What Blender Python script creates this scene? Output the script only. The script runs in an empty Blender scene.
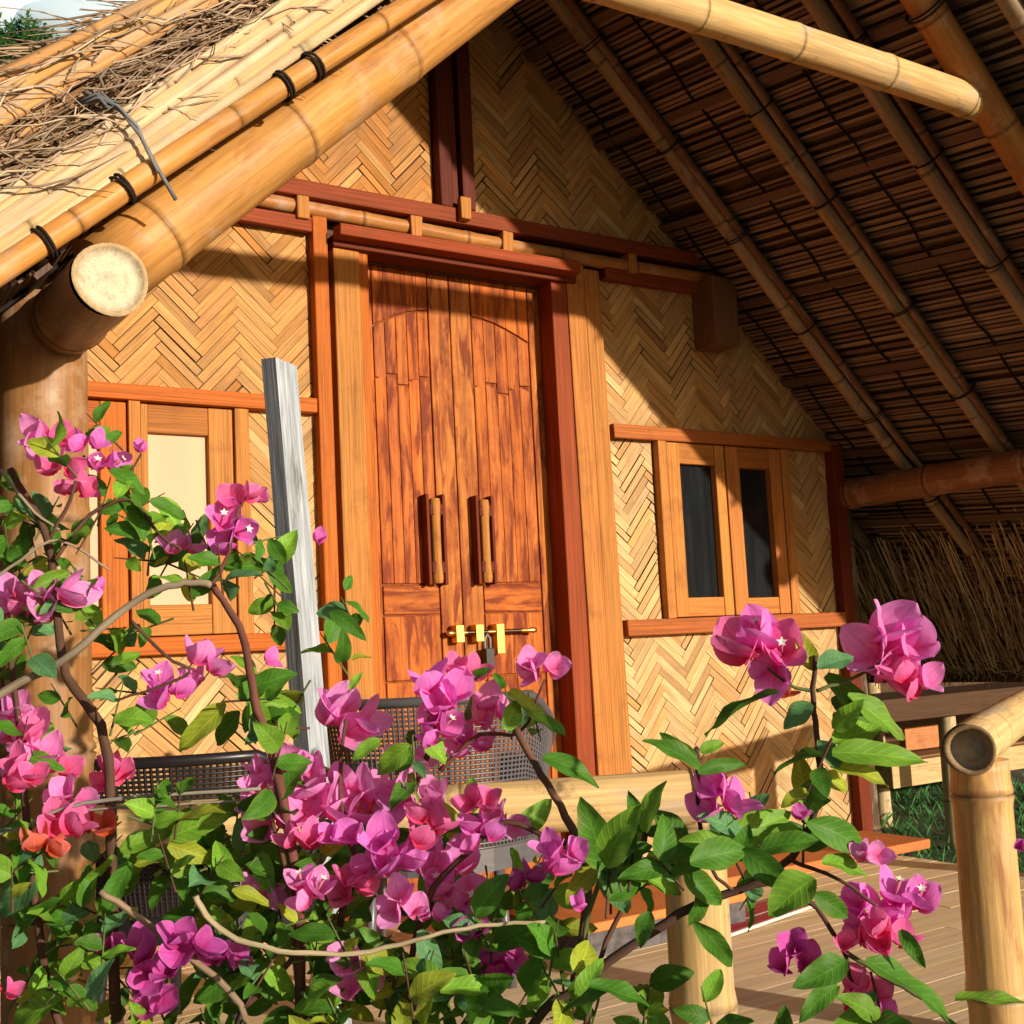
import bpy, math, random
from mathutils import Vector, Matrix
from math import sin, cos, pi, sqrt, radians
random.seed(11)
SC = bpy.context.scene
COL = SC.collection
U = random.uniform

# ------------------------------------------------------------------ camera
F = 1215.85
RR = Vector((0.834700175368094, -0.5484208201821952, -0.05010210805107248))
RD = Vector((0.020393091829545372, 0.12169729834726406, -0.9923577426415379))
RF = Vector((0.5503269383249423, 0.8272994449204383, 0.11276475241949467))
CAM = Vector((0, -3.6, .85))
cam = bpy.data.cameras.new('camera'); camo = bpy.data.objects.new('camera', cam); COL.objects.link(camo)
m3 = Matrix((RR, -RD, -RF)).transposed()
camo.matrix_world = Matrix.Translation(CAM) @ m3.to_4x4()
cam.sensor_width = 36; cam.sensor_fit = 'HORIZONTAL'; cam.lens = F / 1024 * 36
cam.clip_start = .05; cam.clip_end = 2000
SC.camera = camo

def ray(px, py): return RR * ((px - 512) / F) + RD * ((py - 512) / F) + RF
def at(px, py, y): d = ray(px, py); return CAM + d * ((y - CAM.y) / d.y)      # surveyed point on a plane parallel to the front wall
def atz(px, py, z): d = ray(px, py); return CAM + d * ((z - CAM.z) / d.z)     # surveyed point on a level plane
def atd(px, py, dep): return CAM + ray(px, py) * dep                          # surveyed point at a measured distance

# ------------------------------------------------------------------ mesh builder
class MB:
    def __init__(s): s.v = []; s.f = []; s.uv = []; s.c = []; s.sm = []; s.mi = []
    def quad(s, pts, uvs, col, smooth=False, mi=0):
        n = len(s.v); s.v += [tuple(p) for p in pts]; s.c += [col] * len(pts)
        s.f.append(tuple(range(n, n + len(pts)))); s.uv += uvs; s.sm.append(smooth); s.mi.append(mi)
    def hexa(s, p, col, grain=0, mi=0):
        # p: 8 corners, index = ix + 2*iy + 4*iz ; grain axis 0/1/2 for the uv
        p = [Vector(q) for q in p]; n = len(s.v); s.v += [tuple(q) for q in p]; s.c += [col] * 8
        ou, ov = U(0, 40), U(0, 40)
        L = [(p[1] - p[0]).length, (p[2] - p[0]).length, (p[4] - p[0]).length]
        for f, (a, b) in (((0, 2, 3, 1), (1, 0)), ((4, 5, 7, 6), (0, 1)), ((0, 1, 5, 4), (0, 2)), ((2, 6, 7, 3), (2, 0)), ((0, 4, 6, 2), (2, 1)), ((1, 3, 7, 5), (1, 2))):
            s.f.append(tuple(n + i for i in f)); s.sm.append(False); s.mi.append(mi)
            for i in f:
                t = [(i & 1) * L[0], ((i >> 1) & 1) * L[1], ((i >> 2) & 1) * L[2]]
                oth = [k for k in (0, 1, 2) if k != grain]
                s.uv.append((ou + t[grain], ov + t[oth[0]] + t[oth[1]]))
    def box(s, x0, x1, y0, y1, z0, z1, col, grain=None, jit=0.0, mi=0):
        if grain is None: d = [x1 - x0, y1 - y0, z1 - z0]; grain = d.index(max(d))
        P = []
        for i in range(8):
            P.append((((x0, x1)[i & 1]) + U(-jit, jit), ((y0, y1)[(i >> 1) & 1]) + U(-jit, jit) * .5, ((z0, z1)[(i >> 2) & 1]) + U(-jit, jit)))
        s.hexa(P, col, grain, mi)
    def bar(s, a, b, w, h, up, col, mi=0):
        a, b, up = Vector(a), Vector(b), Vector(up); t = (b - a).normalized(); sd = t.cross(up).normalized(); up = sd.cross(t)
        P = []
        for i in range(8):
            P.append((a if not i & 1 else b) + sd * (w / 2 * (1 if i & 2 else -1)) + up * (h / 2 * (1 if i & 4 else -1)))
        # keep outward winding
        s.hexa([P[i] for i in (0, 1, 2, 3, 4, 5, 6, 7)] if t.cross(sd).dot(up) > 0 else [P[i] for i in (2, 3, 0, 1, 6, 7, 4, 5)], col, 0, mi)
    def tube(s, pts, rad, seg=8, col=(1, 1, 1), cols=None, caps=True, mi=0, flat=1.0, capcol=None):
        pts = [Vector(p) for p in pts]; n = len(pts); base = len(s.v)
        if not hasattr(rad, '__len__'): rad = [rad] * n
        t0 = (pts[1] - pts[0]).normalized(); ref = Vector((0, 0, 1)) if abs(t0.z) < .8 else Vector((0, 1, 0))
        sd = t0.cross(ref).normalized(); L = 0; ou, ov = U(0, 40), U(0, 40); us = []
        for i in range(n):
            t = (pts[min(i + 1, n - 1)] - pts[max(i - 1, 0)]).normalized()
            sd = (sd - t * sd.dot(t)).normalized(); up = sd.cross(t)
            if i: L += (pts[i] - pts[i - 1]).length
            us.append(L)
            for k in range(seg):
                a = 2 * pi * k / seg
                s.v.append(tuple(pts[i] + (sd * cos(a) + up * sin(a) * flat) * rad[i])); s.c.append(cols[i] if cols else col)
        for i in range(n - 1):
            for k in range(seg):
                k2 = (k + 1) % seg
                s.f.append((base + i * seg + k, base + (i + 1) * seg + k, base + (i + 1) * seg + k2, base + i * seg + k2)); s.sm.append(True); s.mi.append(mi)
                w = 2 * pi / seg * rad[0]
                s.uv += [(ou + us[i], ov + k * w), (ou + us[i + 1], ov + k * w), (ou + us[i + 1], ov + (k + 1) * w), (ou + us[i], ov + (k + 1) * w)]
        if caps:
            for e, rev in ((0, False), (n - 1, True)):
                ids = [base + e * seg + k for k in range(seg)]
                if rev: ids = ids[::-1]
                if capcol:
                    m = len(s.v); s.v += [s.v[i] for i in ids]; s.c += [capcol] * seg; ids = list(range(m, m + seg))
                s.f.append(tuple(ids)); s.sm.append(False); s.mi.append(mi); s.uv += [(ou + .3 * cos(2 * pi * k / seg) * rad[e], ov + .3 * sin(2 * pi * k / seg) * rad[e]) for k in range(seg)]
    def ringcap(s, c, ax, r, wall, depth, colr, coli, seg=32, mi=1):
        # the sawn end of a culm: pale wall ring, recessed inner disc
        c, ax = Vector(c), Vector(ax).normalized(); ref = Vector((0, 0, 1)) if abs(ax.z) < .8 else Vector((0, 1, 0))
        a1 = ax.cross(ref).normalized(); a2 = a1.cross(ax); b = len(s.v)
        prof = [(r, 0, colr), (r - wall * .3, .002, colr), (r - wall, .001, colr), (r - wall * 1.15, -depth * .6, [x * .72 for x in coli]), (r * .62, -depth, coli), (r * .45, -depth * .9, [x * .93 for x in coli]), (r * .30, -depth * .8, coli), (r * .15, -depth * .7, [x * .85 for x in coli])]
        for rr, dd, cc in prof:
            for k in range(seg):
                a = 2 * pi * k / seg; q = rr * (1 + .02 * sin(3 * a + 1)); s.v.append(tuple(c + (a1 * cos(a) + a2 * sin(a)) * q + ax * dd)); s.c.append(tuple(x * U(.98, 1.02) for x in cc))
        for i in range(len(prof) - 1):
            for k in range(seg):
                k2 = (k + 1) % seg
                s.f.append((b + i * seg + k, b + i * seg + k2, b + (i + 1) * seg + k2, b + (i + 1) * seg + k)); s.sm.append(True); s.mi.append(mi)
                s.uv += [(prof[q][0] * cos(2 * pi * kk / seg), prof[q][0] * sin(2 * pi * kk / seg)) for q, kk in ((i, k), (i, k + 1), (i + 1, k + 1), (i + 1, k))]
        s.f.append(tuple(b + (len(prof) - 1) * seg + k for k in range(seg))); s.sm.append(False); s.mi.append(mi); s.uv += [(prof[-1][0] * cos(2 * pi * k / seg), prof[-1][0] * sin(2 * pi * k / seg)) for k in range(seg)]
    def build(s, name, mats, parent=None, label=None, bevel=0.0):
        off = ORG.get(parent.name, Vector((0, 0, 0))) if parent else Vector((0, 0, 0))
        me = bpy.data.meshes.new(name)
        me.from_pydata([(a - off.x, b - off.y, c - off.z) for a, b, c in s.v], [], s.f)
        uvl = me.uv_layers.new(name='UVMap'); uvl.data.foreach_set('uv', [x for q in s.uv for x in q])
        ca = me.color_attributes.new('Col', 'FLOAT_COLOR', 'POINT'); ca.data.foreach_set('color', [x for q in s.c for x in (q[0], q[1], q[2], 1.0)])
        me.polygons.foreach_set('use_smooth', s.sm); me.polygons.foreach_set('material_index', s.mi)
        for m in (mats if isinstance(mats, (list, tuple)) else [mats]): me.materials.append(m)
        me.update()
        o = bpy.data.objects.new(name, me); COL.objects.link(o)
        if parent: o.parent = parent
        ORG[o.name] = off
        if label: o['label'] = label
        if bevel:
            b = o.modifiers.new('bevel', 'BEVEL'); b.width = bevel; b.segments = 2; b.limit_method = 'ANGLE'; b.angle_limit = radians(50)
        return o
ORG = {}
def thing(name, label, cat, loc, group=None, kind=None):
    o = bpy.data.objects.new(name, None); COL.objects.link(o); o.location = loc; o.empty_display_size = .1
    ORG[o.name] = Vector(loc); tag(o, label, cat, group, kind); return o
def tag(o, label=None, cat=None, group=None, kind=None):
    if label: o['label'] = label
    if cat: o['category'] = cat
    if group: o['group'] = group
    if kind: o['kind'] = kind
    return o
def var(c, a=.12):
    k = U(1 - a, 1 + a); return (c[0] * k * U(.97, 1.03), c[1] * k * U(.97, 1.03), c[2] * k * U(.95, 1.05))
def mixc(a, b, t): return tuple(a[i] * (1 - t) + b[i] * t for i in range(3))

# ------------------------------------------------------------------ materials
def mat(name, rough=.6, grain=(3, 60), con=.35, bump=.15, tint=None, blotch=None, spec=.3, transl=0.0, fine=None, coat=0.0, metal=0.0, det=5, bdist=.004, stain=None, vein=0):
    m = bpy.data.materials.new(name); m.use_nodes = True; nt = m.node_tree; N = nt.nodes; Lk = nt.links; N.clear()
    out = N.new('ShaderNodeOutputMaterial'); bs = N.new('ShaderNodeBsdfPrincipled')
    bs.inputs['Roughness'].default_value = rough; bs.inputs['Specular IOR Level'].default_value = spec
    bs.inputs['Metallic'].default_value = metal; bs.inputs['Coat Weight'].default_value = coat; bs.inputs['Coat Roughness'].default_value = .25
    at_ = N.new('ShaderNodeAttribute'); at_.attribute_name = 'Col'
    uv = N.new('ShaderNodeUVMap'); mp = N.new('ShaderNodeMapping'); mp.inputs['Scale'].default_value = (grain[0], grain[1], 1); Lk.new(uv.outputs[0], mp.inputs[0])
    nz = N.new('ShaderNodeTexNoise'); nz.inputs['Scale'].default_value = 1; nz.inputs['Detail'].default_value = det; nz.inputs['Roughness'].default_value = .62; Lk.new(mp.outputs[0], nz.inputs['Vector'])
    mr = N.new('ShaderNodeMapRange'); mr.inputs[1].default_value = .3; mr.inputs[2].default_value = .7; mr.inputs[3].default_value = 1 - con; mr.inputs[4].default_value = 1 + con; Lk.new(nz.outputs[0], mr.inputs[0])
    mx = N.new('ShaderNodeMix'); mx.data_type = 'RGBA'; mx.blend_type = 'MULTIPLY'; mx.inputs[0].default_value = 1
    Lk.new(at_.outputs['Color'], mx.inputs[6]); Lk.new(mr.outputs[0], mx.inputs[7]); c = mx.outputs[2]
    if blotch:                                    # stains and wear with a shape of their own
        col, sc, lo, hi, amt = blotch
        mp2 = N.new('ShaderNodeMapping'); mp2.inputs['Scale'].default_value = (sc[0], sc[1], 1); Lk.new(uv.outputs[0], mp2.inputs[0])
        n2 = N.new('ShaderNodeTexNoise'); n2.inputs['Scale'].default_value = 1; n2.inputs['Detail'].default_value = 6; n2.inputs['Roughness'].default_value = .65; n2.inputs['Distortion'].default_value = .6; Lk.new(mp2.outputs[0], n2.inputs['Vector'])
        r2 = N.new('ShaderNodeMapRange'); r2.inputs[1].default_value = lo; r2.inputs[2].default_value = hi; r2.inputs[3].default_value = 0; r2.inputs[4].default_value = amt; Lk.new(n2.outputs[0], r2.inputs[0])
        m2 = N.new('ShaderNodeMix'); m2.data_type = 'RGBA'; Lk.new(r2.outputs[0], m2.inputs[0]); Lk.new(c, m2.inputs[6]); m2.inputs[7].default_value = (*col, 1); c = m2.outputs[2]
    if fine:
        mp3 = N.new('ShaderNodeMapping'); mp3.inputs['Scale'].default_value = (fine[0], fine[1], 1); Lk.new(uv.outputs[0], mp3.inputs[0])
        n3 = N.new('ShaderNodeTexNoise'); n3.inputs['Scale'].default_value = 1; n3.inputs['Detail'].default_value = 2; Lk.new(mp3.outputs[0], n3.inputs['Vector'])
        r3 = N.new('ShaderNodeMapRange'); r3.inputs[1].default_value = .25; r3.inputs[2].default_value = .75; r3.inputs[3].default_value = 1 - fine[2]; r3.inputs[4].default_value = 1 + fine[2]; Lk.new(n3.outputs[0], r3.inputs[0])
        m4 = N.new('ShaderNodeMix'); m4.data_type = 'RGBA'; m4.blend_type = 'MULTIPLY'; m4.inputs[0].default_value = 1; Lk.new(c, m4.inputs[6]); Lk.new(r3.outputs[0], m4.inputs[7]); c = m4.outputs[2]
    if stain:                                     # damp and dust marks wandering over neighbouring pieces
        col, sc, lo, hi, amt = stain
        ge = N.new('ShaderNodeNewGeometry'); n5 = N.new('ShaderNodeTexNoise'); n5.inputs['Scale'].default_value = sc; n5.inputs['Detail'].default_value = 7; n5.inputs['Roughness'].default_value = .68; Lk.new(ge.outputs['Position'], n5.inputs['Vector'])
        r5 = N.new('ShaderNodeMapRange'); r5.inputs[1].default_value = lo; r5.inputs[2].default_value = hi; r5.inputs[3].default_value = 0; r5.inputs[4].default_value = amt; Lk.new(n5.outputs[0], r5.inputs[0])
        m5 = N.new('ShaderNodeMix'); m5.data_type = 'RGBA'; Lk.new(r5.outputs[0], m5.inputs[0]); Lk.new(c, m5.inputs[6]); m5.inputs[7].default_value = (*col, 1); c = m5.outputs[2]
    vh = None
    if vein:                                      # side veins: uv holds (length 0..1, width -1..1)
        sx = N.new('ShaderNodeSeparateXYZ'); Lk.new(uv.outputs[0], sx.inputs[0])
        def mth(op, a, b=None):
            q = N.new('ShaderNodeMath'); q.operation = op
            for i, x in enumerate((a, b)):
                if x is None: continue
                if isinstance(x, (int, float)): q.inputs[i].default_value = x
                else: Lk.new(x, q.inputs[i])
            return q.outputs[0]
        av = mth('ABSOLUTE', sx.outputs[1])
        ph = mth('SUBTRACT', sx.outputs[0], mth('MULTIPLY', av, .24 if vein == 1 else .0)) if vein == 1 else mth('DIVIDE', sx.outputs[1], mth('ADD', mth('SUBTRACT', 1.15, sx.outputs[0]), mth('MULTIPLY', sx.outputs[0], .6)))
        wv = mth('SINE', mth('MULTIPLY', ph, 48.0 if vein == 1 else 17.0)); wv = mth('POWER', mth('ADD', mth('MULTIPLY', wv, .5), .5), 8.0)
        mid = mth('LESS_THAN', av, .05); vv = mth('MAXIMUM', mth('MULTIPLY', wv, .6), mid)
        mv = N.new('ShaderNodeMix'); mv.data_type = 'RGBA'; mv.blend_type = 'MULTIPLY' ; Lk.new(mth('MULTIPLY', vv, .55), mv.inputs[0]); Lk.new(c, mv.inputs[6]); mv.inputs[7].default_value = (2.0, 1.7, 1.6, 1) if vein == 1 else (.80, .55, .72, 1); c = mv.outputs[2]; vh = vv
    Lk.new(c, bs.inputs['Base Color'])
    if bump:
        b = N.new('ShaderNodeBump'); b.inputs['Strength'].default_value = bump; b.inputs['Distance'].default_value = bdist; Lk.new(vh if vh else nz.outputs[0], b.inputs['Height']); Lk.new(b.outputs[0], bs.inputs['Normal'])
    if transl:
        tr = N.new('ShaderNodeBsdfTranslucent'); Lk.new(c, tr.inputs[0]); ms = N.new('ShaderNodeMixShader'); ms.inputs[0].default_value = transl
        Lk.new(bs.outputs[0], ms.inputs[1]); Lk.new(tr.outputs[0], ms.inputs[2]); Lk.new(ms.outputs[0], out.inputs[0])
    else: Lk.new(bs.outputs[0], out.inputs[0])
    return m
M = {}
M['bamboo'] = mat('bamboo', .48, (4, 90), .25, .15, blotch=((.24, .085, .025), (4, 16), .50, .70, .8), spec=.28, stain=((.50, .36, .24), 9, .53, .72, .7), fine=(9, 160, .12))
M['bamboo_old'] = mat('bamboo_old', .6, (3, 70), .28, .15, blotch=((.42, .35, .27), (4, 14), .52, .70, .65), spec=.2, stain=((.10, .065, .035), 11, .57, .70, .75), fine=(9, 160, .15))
M['wood'] = mat('wood', .62, (2.4, 190), .40, .25, blotch=((.15, .032, .010), (2.5, 30), .53, .76, .65), spec=.12, fine=(3, 300, .14), stain=((.14, .05, .022), 7, .55, .75, .55))
M['door'] = mat('door_wood', .6, (2.0, 60), .42, .2, blotch=((.13, .020, .008), (4.5, 26), .48, .60, .85), spec=.12, fine=(5, 320, .2), stain=((.20, .035, .010), 6, .46, .68, .7))
M['weave'] = mat('split_bamboo', .66, (7, 160), .30, .35, blotch=((.22, .12, .045), (9, 30), .57, .78, .55), spec=.12, fine=(4, 420, .24), stain=((.24, .15, .075), 3.2, .50, .74, .6))
M['reed'] = mat('reed', .7, (3, 170), .28, .25, blotch=((.27, .16, .08), (3, 26), .50, .72, .6), spec=.12, stain=((.30, .24, .18), 8, .52, .72, .5))
M['deck'] = mat('deck_bamboo', .7, (3, 60), .16, .1, blotch=((.50, .34, .16), (2, 9), .5, .75, .25), spec=.15)
M['endgrain'] = mat('endgrain', .8, (60, 40), .22, .3, spec=.1, blotch=((.30, .21, .12), (35, 28), .56, .72, .6), fine=(300, 300, .2), stain=((.28, .20, .12), 38, .58, .72, .5))
M['straw'] = mat('straw', .85, (6, 200), .3, .1, spec=.1)
M['thatch'] = mat('thatch_core', .95, (4, 60), .6, .6, spec=.05, bdist=.03)
M['greywood'] = mat('grey_wood', .85, (4, 90), .35, .5, blotch=((.10, .085, .07), (7, 26), .54, .70, .8), spec=.1, fine=(10, 200, .35))
M['slat'] = mat('slat', .65, (2, 120), .35, .1, spec=.2)
M['stem'] = mat('stem', .75, (12, 90), .35, .3, spec=.15)
M['leaf'] = mat('leaf', .5, (2.2, 1.3), .20, .35, spec=.22, transl=.34, bdist=.001, vein=1, stain=((.20, .17, .05), 26, .60, .74, .55))
M['crown'] = mat('crown', .6, (30, 60), .2, .0, spec=.2, transl=.3)
M['bract'] = mat('bract', .75, (2.5, 1.4), .12, .18, spec=.06, transl=.46, bdist=.001, vein=2)
M['floret'] = mat('floret', .5, (40, 90), .05, .0, spec=.2, transl=.2)
M['brass'] = mat('brass', .35, (40, 40), .15, .0, metal=1.0)
M['iron'] = mat('iron', .5, (40, 40), .2, .1, spec=.4)
M['terracotta'] = mat('terracotta', .75, (12, 12), .15, .15, blotch=((.22, .075, .03), (7, 7), .55, .75, .6))
M['stone'] = mat('stone', .85, (30, 30), .5, .5)
M['rattan'] = mat('rattan', .35, (20, 60), .15, .1, spec=.5)
M['glass'] = mat('dark_glass', .08, (2, 18), .5, .0, spec=.6)
M['sky_reflection'] = mat('sky_reflection', .85, (.7, 9), .06, .0, spec=.05)  # left panes: reflected warm sky painted as a flat matte colour
M['cloth'] = mat('cloth', .9, (90, 90), .25, .5)
M['cord'] = mat('cord', .8, (30, 200), .3, .3, spec=.1)
M['ground'] = mat('soil', .95, (1.3, 1.3), .45, .4, blotch=((.05, .09, .025), (.5, .5), .45, .6, .8), bdist=.05)
M['grass'] = mat('grass', .6, (10, 10), .1, .0, transl=.3)
M['bark'] = mat('bark', .9, (4, 12), .4, .5)

# pigments
GOLD = (.50, .25, .065); TAN = (.50, .27, .095); PALE = (.56, .37, .175); CREAM = (.58, .44, .26)
ORANGE = (.44, .115, .017); RED = (.25, .052, .016); DKRED = (.14, .026, .009); HONEY = (.43, .175, .042); BROWN = (.20, .105, .045); DKBROWN = (.075, .04, .02)

# ------------------------------------------------------------------ bamboo culm
def culm(mb, a, b, r0, r1=None, node=.32, col=GOLD, seg=16, caps=True, wob=.006, nodecol=None, phase=None, capcol=None, mi=0, bulge=.075):
    a, b = Vector(a), Vector(b); r1 = r1 or r0; L = (b - a).length; t = (b - a) / L
    nodecol = nodecol or tuple(x * .28 for x in col)
    ph = U(0, node) if phase is None else phase
    ss = {0.0: 0, L: 0}
    k = ph
    while k < L:
        for d, kind in ((-.022, 0), (-.010, 1), (-.003, 2), (.001, 3), (.006, 2), (.016, 1), (.034, 0)):
            if 0 < k + d < L: ss[k + d] = kind
        k += node * U(.85, 1.15)
    x = 0
    while x < L: ss.setdefault(x, 0); x += .09
    keys = sorted(ss); pts = []; rad = []; cols = []
    w1, w2 = U(0, 6), U(0, 6)
    sd = t.orthogonal().normalized(); up = sd.cross(t)
    cc = col
    for q in keys:
        kd = ss[q]; r = r0 + (r1 - r0) * q / L
        r *= (1, 1 + bulge * .6, 1 + bulge, 1 - .01)[kd]
        pts.append(a + t * q + sd * wob * sin(q * 2.1 + w1) + up * wob * sin(q * 1.7 + w2)); rad.append(r)
        if kd == 3: cc = var(col, .07)
        cols.append((cc, mixc(cc, PALE, .12), mixc(cc, nodecol, .35), nodecol)[kd])
    mb.tube(pts, rad, seg, cols=cols, caps=caps, capcol=capcol, mi=mi)
def lash(mb, p, ax, r, n=3, w=.006, col=(.035, .025, .02), mi=0):
    p, ax = Vector(p), Vector(ax).normalized(); s1 = ax.orthogonal().normalized(); s2 = s1.cross(ax)
    for k in range(n):
        c = p + ax * ((k - (n - 1) / 2) * w * 1.3) + Vector((U(-1, 1), U(-1, 1), U(-1, 1))) * .001
        tl = U(-.15, .15)
        mb.tube([c + (s1 * cos(a) + s2 * sin(a)) * (r + w * .35) + ax * tl * r * cos(a) for a in [2 * pi * i / 14 for i in range(15)]], w * .5, 5, var(col, .2), caps=False, mi=mi)

# ------------------------------------------------------------------ woven herringbone panel (x-z plane)
def clip(poly, a, b):            # keep the left side of edge a->b
    out = []
    for i in range(len(poly)):
        p, q = poly[i], poly[(i + 1) % len(poly)]
        sp = (b[0] - a[0]) * (p[1] - a[1]) - (b[1] - a[1]) * (p[0] - a[0]); sq = (b[0] - a[0]) * (q[1] - a[1]) - (b[1] - a[1]) * (q[0] - a[0])
        if sp >= 0: out.append(p)
        if (sp >= 0) != (sq >= 0):
            t = sp / (sp - sq); out.append((p[0] + (q[0] - p[0]) * t, p[1] + (q[1] - p[1]) * t))
    return out
def woven(poly, n=6, W=.0185, y=0.0, col=TAN, alt=None, ang=None, sx=1.0):
    mb = MB(); xs = [p[0] for p in poly]; zs = [p[1] for p in poly]
    cx, cz = sum(xs) / len(xs), sum(zs) / len(zs); R_ = max(math.hypot(p[0] - cx, p[1] - cz) for p in poly) / W / sx + n
    ox, oz = U(-1, 1), U(-1, 1); c45 = sqrt(.5)
    if ang is None: ang = pi / 4
    alt = alt or col; K = int(R_) + 2; Wc = 0.9
    def T(q): x, z = q[0] * W, q[1] * W; return (cx + ox * W + (x * cos(ang) - z * sin(ang)) * sx, cz + oz * W + (x * sin(ang) + z * cos(ang)))
    for i in range(-K, K):
        for j in range(-K // n, K // n + 1):
            for kind in (0, 1):
                bx, by = i + n * j, i - n * j
                g = U(.008, .036) if U(0, 1) < .80 else U(.06, .13)
                if kind == 0: rc = [(bx + g, by + g), (bx + n - g, by + g), (bx + n - g, by + 1 - g), (bx + g, by + 1 - g)]
                else:
                    yy = i - 2 * n + 1; xx = i; xx, yy = i + n * j, i - n * j - 2 * n + 1
                    rc = [(xx + g, yy + g), (xx + 1 - g, yy + g), (xx + 1 - g, yy + n - g), (xx + g, yy + n - g)]
                mcx = (rc[0][0] + rc[2][0]) / 2; mcy = (rc[0][1] + rc[2][1]) / 2
                if math.hypot(mcx, mcy) > R_ + n: continue
                full = [T(q) for q in rc]; pc = full
                for e in range(len(poly)):
                    pc = clip(pc, poly[e], poly[(e + 1) % len(poly)])
                    if len(pc) < 3: break
                if len(pc) < 3: continue
                o = full[0]; eu = (full[1][0] - o[0], full[1][1] - o[1]); ev = (full[3][0] - o[0], full[3][1] - o[1])
                lu = math.hypot(*eu); lv = math.hypot(*ev); eu = (eu[0] / lu, eu[1] / lu); ev = (ev[0] / lv, ev[1] / lv)
                ga, gb = (U(-.012, .012), U(-.05, .05)) if kind == 0 else (U(-.05, .05), U(-.012, .012))
                d0 = U(-.0012, .0012)
                c = var(mixc(col, alt, U(0, 1) if U(0, 1) < .35 else (0.0 if kind else .35)), .17); c = mixc(c, (.24, .12, .045), .5) if U(0, 1) < .09 else c
                ou, ov = U(0, 40), U(0, 40); front = []; uvs = []
                for q in pc:
                    a_, b_ = (q[0] - o[0]) * eu[0] + (q[1] - o[1]) * eu[1], (q[0] - o[0]) * ev[0] + (q[1] - o[1]) * ev[1]
                    arch = -.0022 * sin(pi * min(max((a_ / lu if kind == 0 else b_ / lv), 0), 1))
                    front.append(Vector((q[0], y + d0 + arch + (a_ - lu / 2) * ga + (b_ - lv / 2) * gb, q[1])))
                    uvs.append((ou + (a_ if kind == 0 else b_), ov + (b_ if kind == 0 else a_)))
                mb.quad(front, uvs, c)
                for e in range(len(front)):
                    p, q = front[e], front[(e + 1) % len(front)]
                    mb.quad([q, p, p + Vector((0, .006, 0)), q + Vector((0, .006, 0))], [uvs[(e + 1) % len(front)], uvs[e], uvs[e], uvs[(e + 1) % len(front)]], tuple(x * .8 for x in c))
    bc = tuple(x * .16 for x in col)
    mb.quad([(p[0], y + .009, p[1]) for p in poly], [(p[0], p[1]) for p in poly], bc)
    mb.quad([(p[0], y + .03, p[1]) for p in poly[::-1]], [(p[0], p[1]) for p in poly], bc)
    return mb

# ================================================================== THE HUT
XC, ZA, MS = 2.35, 3.30, .94
def rz(x, o=0.0): return ZA + o - MS * abs(x - XC)
hut = thing('bamboo_hut', 'thatched bamboo hut with woven walls, carved double door and deep gabled porch roof', 'hut', (XC, 0, 0))

# woven wall panels
wp = [([(.60, 1.685), (1.64, 1.685), (1.64, 2.255), (1.18, 2.255)], TAN, HONEY),
      ([(1.405, .935), (1.64, .935), (1.64, 1.645), (1.405, 1.645)], TAN, PALE),
      ([(.2, -.02), (1.64, -.02), (1.64, .892), (.2, .892)], TAN, PALE),
      ([(1.36, 2.415), (2.125, 2.415), (2.125, rz(2.125, .06)), (1.36, rz(1.36, .06))], HONEY, TAN),
      ([(2.265, 2.415), (3.34, 2.415), (3.345, 2.425), (2.35, rz(2.35, .06)), (2.265, rz(2.265, .06))], TAN, PALE),
      ([(2.845, 1.678), (4.06, 1.678), (4.06, rz(4.06, .06)), (3.50, rz(3.50, .06)), (3.50, 2.255), (2.845, 2.255)], TAN, PALE),
      ([(2.85, .935), (3.06, .935), (3.06, 1.635), (2.85, 1.635)], PALE, TAN),
      ([(3.79, .935), (4.04, .935), (4.04, 1.635), (3.79, 1.635)], TAN, PALE),
      ([(2.85, -.02), (4.05, -.02), (4.05, .882), (2.85, .882)], PALE, TAN)]
for i, (poly, c, al) in enumerate(wp):
    # convex split for the stepped panel
    if i == 5:
        mb = woven([(2.845, 1.678), (3.50, 1.678), (3.50, 2.255), (2.845, 2.255)], 6, .030, 0, c, al, ang=radians(51), sx=1.0)
        m2 = woven([(3.50, 1.678), (4.06, 1.678), (4.06, rz(4.06, .06)), (3.50, rz(3.50, .06))], 6, .030, 0, c, al, ang=radians(51), sx=1.0)
        n0 = len(mb.v); mb.v += m2.v; mb.c += m2.c; mb.uv += m2.uv; mb.f += [tuple(k + n0 for k in f) for f in m2.f]; mb.sm += m2.sm; mb.mi += m2.mi
    else: mb = woven(poly, 6, .030, 0, c, al, ang=radians(47 if i < 4 else 51), sx=1.0)
    mb.build('woven_panel', M['weave'], hut)
# wall over the doorway between the rails, plus the walls behind (side and back)
mb = MB(); mb.box(1.64, 2.845, .03, .05, 2.20, 2.44, DKBROWN); mb.box(1.16, 1.64, .03, .05, 2.25, 2.44, DKBROWN); mb.box(2.845, 3.5, .03, .05, 2.25, 2.44, DKBROWN); mb.box(2.125, 2.265, .02, .04, 2.43, 3.3, DKBROWN)
mb.build('wall_backing', M['wood'], hut)
for x0, x1, y0, y1 in ((.52, .56, .06, 4.0), (4.06, 4.10, .06, 4.0), (.52, 4.10, 4.0, 4.04)):
    mb = MB()
    if y1 - y0 > 1: mb.box(x0, x1, y0, y1, -.3, 1.62, BROWN, 2)
    else: mb.box(x0, x1, y0, y1, -.3, 1.62, BROWN, 2)
    mb.build('outer_wall', M['weave'], hut)

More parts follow.
